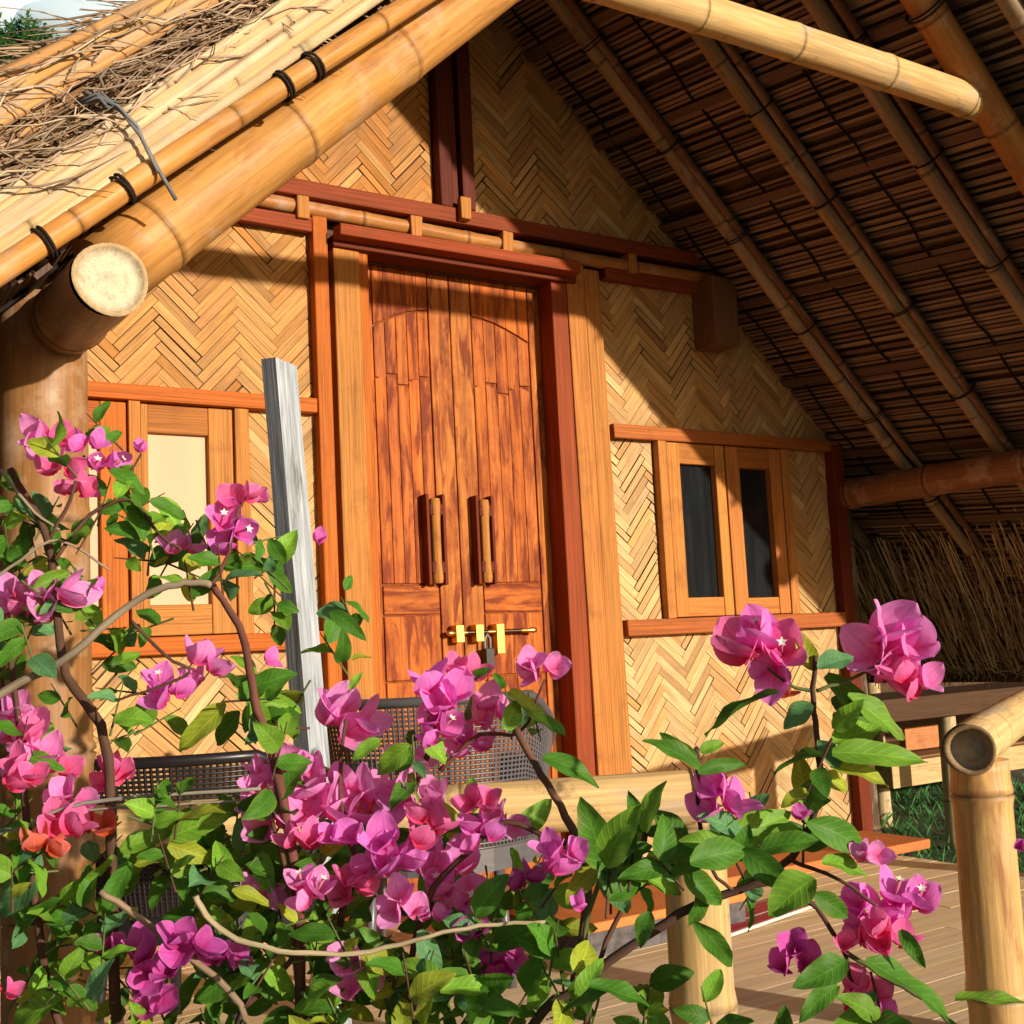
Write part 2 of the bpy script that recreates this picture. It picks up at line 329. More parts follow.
# rails, posts and trim on the front wall
def wbox(name, x0, x1, y0, y1, z0, z1, col, m='wood', grain=None, jit=.003, bev=.004, label=None, parent=None, lean=0.0):
    mb = MB(); mb.box(x0, x1, y0, y1, z0, z1, var(col, .05), grain, jit)
    if lean: mb.v = [(a + lean * (z0 - c) / max(z1 - z0, .01), b, c) for a, b, c in mb.v]
    return mb.build(name, M[m], parent or hut, label, bev)
wbox('wall_rail', 1.30, 3.34, -.055, .0, 2.362, 2.418, RED, label='upper red rail across the gable')
wbox('wall_rail', .98, 1.634, -.045, -.004, 2.25, 2.298, RED)
wbox('wall_rail', 2.852, 3.40, -.045, -.004, 2.25, 2.30, RED)
wbox('door_head', 1.70, 2.68, -.115, -.06, 2.226, 2.270, (.27, .052, .015))
wbox('door_head', 1.70, 2.70, -.059, .05, 2.205, 2.245, DKRED)
mb = MB(); culm(mb, (1.32, -.028, 2.330), (3.40, -.028, 2.322), .026, .026, .42, HONEY, 12); mb.build('bamboo_rail', M['bamboo'], hut)
for x in (1.60, 2.02, 2.40, 2.98):
    wbox('spacer_block', x - .022, x + .022, -.060, -.002, 2.285, 2.361, HONEY)
wbox('stub_post', 3.325, 3.455, -.13, -.004, 2.02, 2.30, BROWN)
for x0, x1, yy in ((2.128, 2.180, -.05), (2.186, 2.214, -.03), (2.220, 2.272, -.055)):
    wbox('king_post', x0, x1, yy, .018, 2.42, rz(x0, -.02), (.10, .022, .012))
wbox('king_post_foot', 2.19, 2.232, -.085, -.056, 2.37, 2.45, HONEY)
wbox('door_post', 1.638, 1.688, -.042, .02, 0, 2.305, ORANGE)
wbox('door_post', 1.702, 1.800, -.050, .02, 0, 2.205, HONEY, label='pale tan post left of the door')
wbox('door_post', 2.682, 2.762, -.045, .02, 0, 2.29, HONEY, lean=.018, label='pale tan post right of the door')
wbox('door_post', 2.771, 2.848, -.035, .02, 0, 2.28, HONEY, lean=.018)
wbox('wall_rail', .55, 1.634, -.045, -.004, 1.642, 1.69, ORANGE)
wbox('wall_rail', .55, 1.634, -.045, -.004, .888, .94, ORANGE)
wbox('wall_rail', 2.85, 4.09, -.042, -.004, 1.632, 1.684, (.40, .12, .03))
wbox('wall_rail', 2.85, 4.03, -.055, -.004, .878, .938, (.36, .10, .026))
wbox('corner_post', 4.034, 4.10, -.05, .05, -.3, 1.66, DKRED)
wbox('corner_post', 4.13, 4.20, .05, .13, -.35, .32, HONEY)
wbox('side_panel', 4.11, 4.125, .10, .5, -.3, .32, TAN)

# door -------------------------------------------------------------
wbox('door_jamb', 2.598, 2.676, -.036, .10, 0, 2.21, RED)
wbox('door_jamb', 1.802, 1.838, -.035, .10, 0, 2.21, ORANGE)
def door_leaf(x0, x1, inner):
    mb = MB(); Y0, Y1 = .058, .10
    mb.box(x0 + .004, x1 - .004, Y0 + .009, Y1, .02, 2.25, tuple(v * .55 for v in ORANGE), 2)
    w = x1 - x0; s0, s1 = (.052, .085) if inner > 0 else (.085, .052)
    oc = lambda k=0: var(mixc(ORANGE, HONEY, k), .06)
    mb.box(x0, x0 + s0, Y0, Y1 - .01, .02, 2.25, oc(.25 if inner > 0 else .45), 2); mb.box(x1 - s1, x1, Y0, Y1 - .01, .02, 2.25, oc(.45 if inner > 0 else .25), 2)
    a, b = x0 + s0 + .004, x1 - s1 - .004
    for z0, z1 in ((.03, .20), (.206, .76), (.767, .982), (.989, 1.086)):
        nb = 2 if z1 - z0 > .3 else 1
        for k in range(nb): mb.box(a + (b - a) * k / nb + .001, a + (b - a) * (k + 1) / nb - .001, Y0 + .001, Y1 - .01, z0, z1, oc(.1), 2 if z1 - z0 > .15 else 0)
    # tall carved panel: boards whose tops follow an arch, then a cap board above
    nb = 5
    for k in range(nb):
        xa, xb = a + (b - a) * k / nb, a + (b - a) * (k + 1) / nb
        def arch(x): q = (x - a) / (b - a); q = q if inner > 0 else 1 - q; return 1.985 + .075 * sin(q * pi / 2 * .95)
        za, zb = arch(xa), arch(xb)
        for zl, zh0, zh1 in ((1.094, 1.80 + .02 * sin(k * 2.1), 1.80 + .02 * sin(k * 2.1 + 1)), (1.806 + .02 * sin(k * 2.1), za, zb)):
            P = [(xa + .0008, Y0 + .002 + U(-.001, .001), zl), (xb - .0008, Y0 + .002, zl), (xa + .0008, Y1 - .01, zl), (xb - .0008, Y1 - .01, zl), (xa + .0008, Y0 + .002, zh0), (xb - .0008, Y0 + .002, zh1), (xa + .0008, Y1 - .01, zh0), (xb - .0008, Y1 - .01, zh1)]
            mb.hexa(P, var(mixc(ORANGE, (.42, .12, .03), U(0, .8)), .10), 2)
        P = [(xa, Y0, za + .007), (xb, Y0, zb + .007), (xa, Y1 - .01, za + .007), (xb, Y1 - .01, zb + .007), (xa, Y0, 2.25), (xb, Y0, 2.25), (xa, Y1 - .01, 2.25), (xb, Y1 - .01, 2.25)]
        mb.hexa(P, var(ORANGE, .04), 2)
    return mb.build('door_leaf', M['door'], hut, None, .0025)
dl = door_leaf(1.842, 2.205, 1); dr = door_leaf(2.209, 2.602, -1)
def handle(x, leaf):
    mb = MB()
    for s in (-1, 1): mb.box(x + s * .032 - .006, x + s * .032 + .006, .016, .056, 1.085, 1.40, DKRED, 2)
    for z in (1.345, 1.145): mb.box(x - .026, x + .026, .012, .057, z - .02, z + .02, (.10, .018, .008), 0)
    mb.tube([(x, .026, z) for z in (1.09, 1.11, 1.17, 1.30, 1.36, 1.385)], [.018, .021, .017, .017, .021, .018], 12, HONEY)
    mb.build('door_handle', M['wood'], leaf, None, .003)
handle(2.092, dl); handle(2.292, dr)
mb = MB(); mb.tube([(2.12 + .01 * k, .025, .918) for k in range(0, 38)], [.008 if k in (0, 37) else (.011 if k in (1, 2, 35, 36) else .0075) for k in range(38)], 10, cols=[(.75, .42, .12) if k < 8 or k > 30 or 16 < k < 20 else (.12, .08, .05) for k in range(38)])
for x in (2.165, 2.245, 2.33): mb.box(x - .016, x + .016, .012, .057, .885 if x != 2.33 else .84, .945, (.85, .50, .10), 2)
mb.build('door_bolt', M['brass'], dr, 'brass sliding bolt across both leaves', .002)
mb = MB(); mb.box(2.262, 2.296, .005, .04, .79, .86, (.03, .02, .02), 2); mb.tube([(2.268, .022, .86), (2.268, .022, .895), (2.279, .022, .91), (2.290, .022, .895), (2.290, .022, .86)], .005, 6, (.2, .2, .2))
mb.build('padlock', M['iron'], dr, None, .004)

# windows ----------------------------------------------------------
def window(name, x0, x1, z0, z1, sashes, trims, panemat, panecol, fcol, lab):
    w = MB()
    for a, b, yy, c in trims: w.box(a, b, yy, .02, z0, z1, var(c, .06), 2, .002)
    w.box(trims[0][0], trims[-1][1], .004, .022, z1 - .02, z1 + .02, fcol, 0)
    wo = w.build('window', M['wood'], hut, lab, .003)
    for (a, b, pa, pb, pz0, pz1, yy, c) in sashes:
        s = MB(); y1 = .012
        s.box(a, pa, yy, y1, z0 + .004, z1 - .004, var(c, .06), 2); s.box(pb, b, yy, y1, z0 + .004, z1 - .004, var(c, .06), 2)
        s.box(pa, pb, yy + .003, y1, z0 + .004, pz0, var(c, .06), 0); s.box(pa, pb, yy + .003, y1, pz1, z1 - .004, var(mixc(c, DKRED, .35), .06), 0)
        s.build('sash', M['wood'], wo, None, .003)
        p = MB(); p.box(pa - .006, pb + .006, .0, .006, pz0 - .006, pz1 + .006, panecol, 2); p.build('pane', M[panemat], wo)
window('w', .56, 1.405, .94, 1.642, [(.62, 1.024, .69, .948, 1.03, 1.55, -.022, ORANGE), (1.066, 1.352, 1.088, 1.275, 1.035, 1.552, -.022, HONEY)],
       [(.565, .618, -.03, HONEY), (1.027, 1.063, -.036, HONEY), (1.356, 1.402, -.032, HONEY)], 'sky_reflection', (.62, .43, .28), HONEY, 'left window with a pale sky reflection painted on its panes')
window('w', 3.06, 3.79, .94, 1.632, [(3.115, 3.416, 3.178, 3.366, 1.018, 1.546, -.03, (.50, .20, .045)), (3.424, 3.735, 3.498, 3.672, 1.012, 1.542, -.03, (.46, .17, .04))],
       [(3.066, 3.111, -.036, HONEY), (3.739, 3.786, -.034, HONEY)], 'glass', (.012, .014, .016), HONEY, 'right window with two dark panes')

# roof -------------------------------------------------------------
def onroof(x, y, o=0.0): return Vector((x, y, rz(x, o)))
YF_R, YF_L, YB = -1.76, -1.575, 4.4
mb = MB()
def slab(xa, xb, yf, yb, o0, o1, col):
    P = []
    for i in range(8):
        x = (xa, xb)[i & 1]; y = (yf, yb)[(i >> 1) & 1]; o = (o0, o1)[(i >> 2) & 1]; P.append((x, y, rz(x, o)))
    mb.hexa(P, col, 1)
slab(XC, 5.28, YF_R, YB, .03, .34, (.10, .062, .038)); slab(-.75, XC, YF_L, YB, .035, .30, (.10, .065, .035))
roof = mb.build('roof', M['thatch'], hut, 'thatched roof of straw and reeds')
# slat mats beneath the thatch, slightly skewed against the rafters
SK = -.085
RAFY = (-.32, -.76, -1.19, -1.70)
def slat_mat(side):
    mb = MB(); s = 1 if side > 0 else -1; x = .02; i = 0; ysegs = (-1.74, -1.19, -.76, -.32, .10, 1.2, 2.6, 4.3) if side > 0 else (-1.57, -1.19, -.76, -.32, .10, 1.2, 2.6, 4.3)
    xm = 2.85 if side > 0 else 3.0
    while x < xm + .4:
        for ya, yb in zip(ysegs[:-1], ysegs[1:]):
            j = U(-.0035, .0035); xs0 = x + j + SK * ya; xs1 = x + j + U(-.003, .003) + SK * yb
            if min(xs0, xs1) < .0 or max(xs0, xs1) > xm: continue
            if U(0, 1) < .02: continue
            o = U(.004, .016); c = var(mixc((.14, .082, .058), (.27, .18, .12), U(0, 1)), .30)
            mb.bar(onroof(XC + s * xs0, ya - .012, o), onroof(XC + s * xs1, yb + .012, o), U(.0105, .0138), .006, (s * MS, 0, 1), c)
        x += .0146; i += 1
    return mb.build('slat_mat', M['slat'], roof)
slat_mat(1); slat_mat(-1)
# purlin bands and tie cords under the mats
for s in (1, -1):
    mb = MB(); mc = MB()
    for k in range(9):
        xo = .22 + k * .31
        ya, yb = (-1.74 if s > 0 else -1.56), 4.2
        cp = var((.13, .072, .05), .2)
        pts = [onroof(XC + s * min(2.9, max(.02, xo + SK * (ya + (yb - ya) * q / 8) + U(-.006, .006))), ya + (yb - ya) * q / 8, -.004) for q in range(9)]
        for p, q in zip(pts[:-1], pts[1:]): mb.bar(p, q, .034, .010, (s * MS, 0, 1), cp)
    for y in (-1.47, -.98, -.54, -.1):
        n = 60; pts = [onroof(XC + s * (.05 + 2.7 * q / n), y + .006 * sin(q * 1.3) + .0, -.004 + .004 * sin(q * 2.2)) for q in range(n + 1)]
        mc.tube(pts, .0045, 5, (.02, .014, .012))
    mb.build('purlin', M['slat'], roof); mc.build('tie_cord', M['cord'], roof)
# rafters: a culm with a split lath beside it
def rafter(y, s, tail=.62):
    mb = MB(); a = onroof(XC + s * .04, y, -.045); b = onroof(XC + s * (1.77 + tail * .72), y + .01, -.045)
    c = var((.29, .195, .11), .1)
    culm(mb, a, b, .031, .026, .40, c, 12)
    o = mb.build('rafter', M['bamboo_old'], hut)
    ml = MB(); d = Vector((0, -.047, .0))
    culm(ml, a + d + Vector((0, 0, .012)), b + d + Vector((0, 0, .012)), .017, .015, .35, var((.17, .08, .04), .1), 8, bulge=.03); ml.build('lath', M['bamboo_old'], o)
    ax = (b - a).normalized(); L = (b - a).length
    for q in (.12, .27, .42, .57, .72, .87): mk = MB(); lash(mk, a + ax * (L * q + U(-.05, .05)) + d * .5, ax, .048, 2, .006, (.025, .02, .018)); mk.build('lashing', M['cord'], o)
for y in RAFY[:3]: rafter(y, 1); rafter(y, -1)
rafter(-1.70, 1)
for y in (1.2, 2.4, 3.6): rafter(y, 1)
# principal rafters of the front truss
EX, EZ, TY = 1.77, 1.46, -1.5
def principal(s):
    a = Vector((XC + s * .02, TY, rz(XC + s * .02, -.10))); b = Vector((XC + s * 1.72, TY - (.06 if s < 0 else 0), rz(XC + s * 1.72, -.085)))
    if s < 0: b = at(147, 245, TY - .02) + (at(147, 245, TY - .02) - at(467, 2, TY)).normalized() * .10; a = at(467, 2, TY) + (at(467, 2, TY) - at(147, 245, TY - .02)).normalized() * 1.1
    mb = MB(); culm(mb, b, a, .071 if s < 0 else .052, .056 if s < 0 else .048, .36, (.50, .24, .062) if s < 0 else (.42, .17, .045), 24, phase=.12, bulge=.045, wob=.006)
    o = mb.build('principal_rafter', M['bamboo'], hut)
    ax = (a - b).normalized()
    for q in ((.75, 1.55) if s > 0 else (2.2,)): mk = MB(); lash(mk, b + ax * q, ax, .058 if s > 0 else .068, 2, .007); mk.build('lashing', M['cord'], o)
principal(-1); principal(1)
# collar tie: round bamboo across the truss
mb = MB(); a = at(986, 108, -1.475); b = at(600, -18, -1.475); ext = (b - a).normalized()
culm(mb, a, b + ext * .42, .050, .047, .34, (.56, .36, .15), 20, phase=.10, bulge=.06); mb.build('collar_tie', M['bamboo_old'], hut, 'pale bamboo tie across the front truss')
# eave beams
for s in (1, -1):
    mb = MB(); x = XC + s * EX
    if s > 0: p, q = Vector((x, -1.62, 1.445)), Vector((x, 4.2, 1.445))
    else:
        p = at(111, 279, -1.70); q = Vector((p.x + .03, 4.2, p.z + .02)); 
    culm(mb, p, q, .060 if s < 0 else .062, .066, .45, (.22, .09, .035) if s > 0 else (.34, .17, .07), 24, caps=False, phase=.22)
    mb.ringcap(p, (p - q), .060 if s < 0 else .062, .008, .004 if s < 0 else .03, (.42, .30, .16), (.62, .52, .36), 32)
    o = mb.build('eave_beam', [M['bamboo'], M['endgrain']], hut, 'left eave beam with pale sawn end' if s < 0 else None)
# porch column at the left front corner
cp = at(46, 420, -1.36)
mb = MB(); culm(mb, (cp.x - .005, -1.36, -.62), (cp.x, -1.36, 1.52), .078, .076, .47, (.29, .145, .052), 24, phase=.26); mb.build('porch_column', M['bamboo'], hut)
# braces at the right side
mb = MB(); culm(mb, at(868, 535, .25), at(912, 600, .10), .022, .022, .3, BROWN, 10); culm(mb, (4.12, .0, 1.40), (4.12, .0, -.3), .05, .05, .4, DKBROWN, 12); mb.build('side_post', M['bamboo_old'], hut)
mb = MB(); mb.tube([at(848, 520, .2), at(905, 595, .2)], .03, 8, (.10, .075, .03)); mb.build('brace', M['bamboo_old'], hut)
# thatch fringe hanging at the right eave
mb = MB()
for i in range(3800):
    y = U(-1.7, 3.5); x0 = U(4.45, 5.25); t = U(.10, .34)
    p = onroof(x0, y, U(-.05, .03)); sl = U(.85, 1.9)
    d = Vector((U(.7, 1.0), U(-.18, .18), -sl)).normalized(); q = p + d * t * .5 + Vector((0, 0, -U(0, .02))); e = p + d * t + Vector((0, U(-.02, .02), -U(.01, .06)))
    if e.z < .60: e.z = .60 + U(0, .06); q.z = max(q.z, e.z + .03)
    mb.tube([p, q, e], [.0035, .003, .0016], 4, var(mixc((.34, .20, .09), (.66, .50, .28), U(0, 1)), .3), caps=False)
mb.build('eave_fringe', M['straw'], roof)
# verge: reeds bundled along the left slope
VY = -1.645
def reed(p0, p1, r, col, y, node=.5, x0=-.25, x1=2.3, seg=10):
    a, b = at(*p0, y), at(*p1, y); d = (b - a) / (b.x - a.x)
    A, B = a + d * (x0 - a.x), a + d * (x1 - a.x); mb = MB(); culm(mb, A, B, r, r * .9, node, col, seg, bulge=.03, wob=.003); return mb
mb = reed((0, 274), (293, 81), .0215, (.52, .24, .055), VY - .015, .34, seg=14); g = mb.build('verge_pole', M['bamboo'], roof)
for q in ((122, 190), (283, 86), (312, 67), (44, 243)):
    mk = MB(); p = at(*q, VY - .015); lash(mk, p, at(293, 81, VY) - at(0, 274, VY), .0235, 2, .006, (.03, .02, .015)); mk.build('lashing', M['cord'], roof)
for k, (y0, r, c) in enumerate(((257, .0115, CREAM), (246, .0125, PALE), (233, .012, CREAM), (221, .0125, CREAM), (209, .011, PALE), (199, .009, CREAM), (214, .012, PALE), (240, .012, PALE))):
    yy = VY - .01 + (.018 if k > 5 else 0) + U(-.004, .004); sl = -.682 - .003 * k
    reed((0, y0), (280, y0 + 280 * sl), r, var(c, .06), yy, U(.4, .7)).build('reed', M['reed'], roof)
for k, (p0, p1, r, c) in enumerate((((0, 124), (205, 4), .010, TAN), ((0, 112), (190, 4), .011, (.50, .33, .18)), ((0, 101), (170, 6), .010, TAN), ((0, 90), (150, 12), .0105, (.48, .32, .20)), ((0, 80), (130, 14), .009, TAN), ((0, 72), (120, 16), .008, BROWN), ((0, 138), (225, 2), .008, BROWN), ((0, 150), (240, 2), .009, TAN))):
    reed(p0, p1, r, var(c, .08), VY - .005 + .003 * k, U(.35, .6)).build('reed', M['reed'], roof)
# mirrored verge on the right slope, above the frame
for k, (o, r, c) in enumerate(((.06, .021, GOLD), (.11, .012, CREAM), (.14, .012, PALE), (.17, .012, CREAM))):
    mb = MB(); culm(mb, onroof(XC + .03, -1.79, o), onroof(XC + 2.9, -1.79, o), r, r, .5, c, 8); mb.build('reed', M['reed'], roof)
# loose straw of the thatch at the left verge
mb = MB()
def strand(p, d, L, r, col, sag=.02):
    s = d.orthogonal().normalized(); w = U(-sag, sag)
    mb.tube([p, p + d * L * .33 + s * w + Vector((0, 0, U(-.008, .012))), p + d * L * .66 + s * w * U(.2, 1.4) + Vector((0, 0, U(-.012, .012))), p + d * L], [r, r, r * .8, r * .3], 4, col, caps=False)
for i in range(1300):
    px = U(-40, 300); base = 132 - .60 * px; top = 196 - .69 * px
    py = base + (top - base) * U(-.2, .9); p = at(px, py, VY + U(.0, .06))
    d = Vector((1, U(-.3, .12), U(.5, 1.05) if U(0, 1) < .75 else U(-.3, 1.8))).normalized() * random.choice((1, 1, -1))
    strand(p, d, U(.05, .24), U(.0012, .0032), var(mixc((.17, .10, .06), (.48, .33, .20), U(0, 1) ** 1.3), .25), .03)
for i in range(800):
    px = U(-40, 300); py = 68 - .42 * px + U(0, 80); p = at(px, py, VY + .06 + U(0, .12))
    d = Vector((1, U(-.1, .3), U(.3, .85))).normalized() * random.choice((1, -1)); strand(p, d, U(.1, .25), U(.0012, .003), var(mixc((.16, .10, .06), (.45, .33, .2), U(0, 1)), .25), .02)
for i in range(150):                              # frayed strands lying over the reeds
    px = U(-40, 300); up_ = 70 - .44 * px; lo_ = 200 - .69 * px; py = up_ + (lo_ - up_) * U(0, 1); p = at(px, py, VY - .022 + U(-.012, .02))
    d = Vector((1, U(-.15, .1), U(.25, 1.0) if U(0, 1) < .8 else U(-.6, 1.8))).normalized() * random.choice((1, -1)); strand(p, d, U(.05, .22), U(.001, .0024), var(mixc((.22, .15, .10), (.55, .43, .30), U(0, 1)), .25), .03)
mb.build('loose_straw', M['straw'], roof)
mb = MB()
def cordpath(pts, y, r, col):
    mb.tube([at(a, b, y + dy) for a, b, dy in pts], r, 7, col)
cordpath([(88, 96, 0), (104, 100, -.03), (122, 112, -.045), (140, 135, -.045), (152, 158, -.04), (162, 176, -.045), (176, 200, -.035)], VY, .0036, (.16, .16, .17))
cordpath([(100, 99, -.02), (118, 106, -.05), (138, 127, -.048), (146, 148, -.042), (158, 172, -.045)], VY, .003, (.20, .20, .20))
cordpath([(108, 98, -.01), (120, 80, -.03), (108, 68, -.03), (100, 78, -.03), (106, 94, -.03)], VY, .003, (.2, .15, .1))
for k in range(7): cordpath([(86 + U(-8, 8), 98 + U(-8, 8), -.02), (100 + U(-6, 6), 97 + U(-6, 6), -.045), (112 + U(-6, 8), 103 + U(-5, 5), -.045), (104 + U(-9, 9), 108 + U(-6, 6), -.03)], VY, .0026, (.14, .14, .15))
mb.build('binding_cord', M['cord'], roof)
# plinth of terracotta tiles at the wall foot
wbox('plinth', 2.80, 4.02, -.40, -.06, .0, .035, (.55, .16, .045), 'terracotta', bev=.006)

# ================================================================== deck, step, mats
deck = MB(); y = -1.86
while y < .04:
    x = .15
    while x < 3.80:
        L = U(.9, 1.8); xe = min(x + L, 3.80 + U(-.01, .01)); w = .047
        deck.box(x, xe - .002, y, y + w, -.02, U(-.0006, .0004), var(mixc((.80, .63, .40), (.72, .54, .30), U(0, 1)), .06), 0, .0006); x = xe
    y += w
deck.box(.17, 3.77, -1.84, .03, -.12, -.022, DKBROWN, 0)
dk = deck.build('deck', M['deck'], None); tag(dk, 'pale split bamboo porch floor', None, None, 'structure')
st = thing('door_step', 'terracotta topped step with grey stone front below the door', 'step', (2.3, -.45, 0))
mb = MB(); mb.box(2.0, 2.62, -.84, -.055, .072, .098, (.62, .20, .05), 0); mb.build('tile_top', M['terracotta'], st, None, .005)
mb = MB(); mb.box(2.01, 2.61, -.83, -.06, .0, .0715, (.10, .09, .09), 0); mb.build('riser', M['stone'], st, None, .004)
A, B, C_, D_ = atz(700, 926, .004), atz(722, 940, .004), atz(818, 906, .004), atz(800, 892, .004)
mb = MB(); e1 = (C_ - B); e2 = (A - B); 
def matpt(u, v, z): return B + e1 * u + e2 * v + Vector((0, 0, z))
for i in range(16):
    v0, v1 = i / 16, (i + 1) / 16; c = (.75, .68, .58) if i in (0, 7) else var((.42, .04, .05) if i % 3 else (.28, .03, .05), .15)
    P = [matpt((k & 1) * 1.0, (v0, v1 - .004)[(k >> 1) & 1], (.0, .008)[(k >> 2) & 1]) for k in range(8)]; mb.hexa(P, c, 0)
tag(mb.build('floor_mat', M['cloth'], None), 'red striped mat with a white edge on the bamboo floor', 'mat')

# ================================================================== railings
ra = atz(692, 796, .57); rb = atz(110, 828, .57); dv = (rb - ra).normalized()
r1 = thing('bamboo_railing', 'low bamboo railing running along the porch front to the middle post', 'railing', (ra.x, ra.y, 0), 'porch railings')
mb = MB(); culm(mb, ra, rb + dv * .05, .050, .042, .62, (.66, .44, .19), 24, caps=False, phase=.42, bulge=.03); mb.ringcap(ra, -dv, .050, .009, .02, (.5, .36, .18), (.35, .25, .13)); mb.build('rail', [M['bamboo_old'], M['endgrain']], r1)
pc = atd(699, 900, (ra - CAM).dot(RF) + .03)
mb = MB(); culm(mb, (pc.x, pc.y, -.62), (pc.x, pc.y, .545), .060, .058, .36, (.52, .34, .14), 24, phase=.10, capcol=(.3, .2, .1)); mb.build('post', M['bamboo_old'], r1)
mb = MB(); mb.bar((pc.x, pc.y, .54), (ra.x + dv.x * .05, ra.y + dv.y * .05, .575), .016, .016, (0, 1, 0), DKBROWN); mb.build('peg', M['wood'], r1)
sa = atz(970, 750, .60); sb = sa + Vector((.93, .50, .012)).normalized() * 2.2
r2 = thing('bamboo_railing', 'short bamboo railing at the right with a hollow sawn end on a thick post', 'railing', (sa.x, sa.y, 0), 'porch railings')
dv2 = (sb - sa).normalized()
mb = MB(); culm(mb, sa, sb, .051, .054, .55, (.68, .45, .20), 24, caps=False, phase=.33, bulge=.03); mb.ringcap(sa, -dv2, .052, .010, .035, (.30, .20, .10), (.42, .33, .23), 28); mb.build('rail', [M['bamboo_old'], M['endgrain']], r2)
pp = atd(991, 900, (sa - CAM).dot(RF) + .05)
mb = MB(); culm(mb, (pp.x, pp.y, -.62), (pp.x, pp.y, .572), .062, .060, .40, (.56, .35, .13), 24, phase=.36); mb.build('post', M['bamboo'], r2)
qq = sa + dv2 * 1.9; mb = MB(); culm(mb, (qq.x, qq.y, -.62), (qq.x, qq.y, .56), .058, .058, .40, (.5, .3, .12), 16); mb.build('post', M['bamboo'], r2)

# grey weathered pole
ga, gb = atd(279, 362, 1.92), atd(311, 745, 1.92); d = (gb - ga) / (gb.z - ga.z); gl = ga + d * (-.62 - ga.z)
mb = MB(); n = 14
for i in range(n):
    p, q = ga.lerp(gl, i / n), ga.lerp(gl, (i + 1) / n)
    if i == 0: tagp = p
ax = (gl - ga).normalized(); sd = ax.cross(Vector((.35, -1, 0))).normalized(); fw = sd.cross(ax)
rings = []
for i in range(n + 1):
    p = ga.lerp(gl, i / n); w = .0215 * (1 + U(-.05, .05)); h = .017 * (1 + U(-.06, .06))
    rings.append([p + sd * w * a + fw * h * b for a, b in ((-1, -1), (1, -1), (1, 1), (-1, 1))])
rings[0] = [r + Vector((0, 0, z)) for r, z in zip(rings[0], (.0, .006, .004, -.008))]
for i in range(n):
    c = (.34, .37, .40)
    for k in range(4):
        k2 = (k + 1) % 4; mb.quad([rings[i][k], rings[i + 1][k], rings[i + 1][k2], rings[i][k2]], [(i * .14, k * .05), (i * .14 + .14, k * .05), (i * .14 + .14, k * .05 + .05), (i * .14, k * .05 + .05)], c)
mb.quad(rings[0], [(0, 0), (.04, 0), (.04, .04), (0, .04)], (.35, .35, .35))
gp = mb.build('wooden_pole', M['greywood'], None); tag(gp, 'weathered grey square wooden pole leaning among the bougainvillea', 'pole')

# ================================================================== wicker chairs
def chair(label, cx, cy, face, hb, col, group, rad=.29, seat=.36, flare=.06):
    t = thing('wicker_chair', label, 'chair', (cx, cy, 0), group)
    R_ = lambda a, z: Vector((cx + cos(face + a) * (rad + flare * (z - seat) / (hb - seat)), cy + sin(face + a) * (rad + flare * (z - seat) / (hb - seat)), z))
    def ht(a): q = abs(a) / pi; return seat + (hb - seat) * (1 if q < .28 else max(.48, 1 - (q - .28) * 1.5))
    mb = MB(); A0 = pi * .80; nu, nv = 120, 32
    for i in range(nu + 1):                           # uprights of the open weave
        a = -A0 + 2 * A0 * i / nu; h = ht(a); mb.tube([R_(a, seat + (h - seat) * q / 5) for q in range(6)], .0036, 4, var(col, .15), caps=False)
    for k in range(nv + 1):
        mb.tube([R_(-A0 + 2 * A0 * i / 40, seat + (ht(-A0 + 2 * A0 * i / 40) - seat) * k / nv) for i in range(41)], .0036, 4, var(col, .15), caps=False)
    mb.build('backrest', M['rattan'], t)
    mb = MB(); mb.tube([R_(-A0 + 2 * A0 * i / 40, ht(-A0 + 2 * A0 * i / 40)) for i in range(41)], .0125, 8, tuple(x * .8 for x in col)); mb.build('rim', M['rattan'], t)
    mb = MB(); n = 24
    for zz, rr in ((seat, rad), (seat - .05, rad - .01)): pass
    ring = [Vector((cx + cos(2 * pi * i / n) * rad, cy + sin(2 * pi * i / n) * rad, seat)) for i in range(n)]; low = [r - Vector((0, 0, .06)) for r in ring]
    mb.quad(ring, [(r.x, r.y) for r in ring], col); mb.quad(low[::-1], [(r.x, r.y) for r in low], col)
    for i in range(n): j = (i + 1) % n; mb.quad([ring[i], low[i], low[j], ring[j]], [(i * .07, 0), (i * .07, .06), (i * .07 + .07, .06), (i * .07 + .07, 0)], col, True)
    mb.build('seat', M['rattan'], t)
    for k in range(4):
        a = face + pi / 4 + k * pi / 2; mb = MB(); mb.tube([(cx + cos(a) * rad * .8, cy + sin(a) * rad * .8, seat - .05), (cx + cos(a) * rad * .9, cy + sin(a) * rad * .9, .0)], .014, 8, col); mb.build('leg', M['rattan'], t)
    return t
c1 = atd(168, 748, 2.55); c2 = atd(474, 745, 3.08)
chair('black wicker tub chair low behind the railing at the left', c1.x + .16, c1.y + .28, radians(-138), .655, (.018, .016, .018), 'porch chairs', rad=.27, seat=.33)
chair('grey wicker tub chair standing before the carved door', c2.x + .04, c2.y + .28, radians(-122), .735, (.10, .095, .105), 'porch chairs', rad=.285, seat=.36)

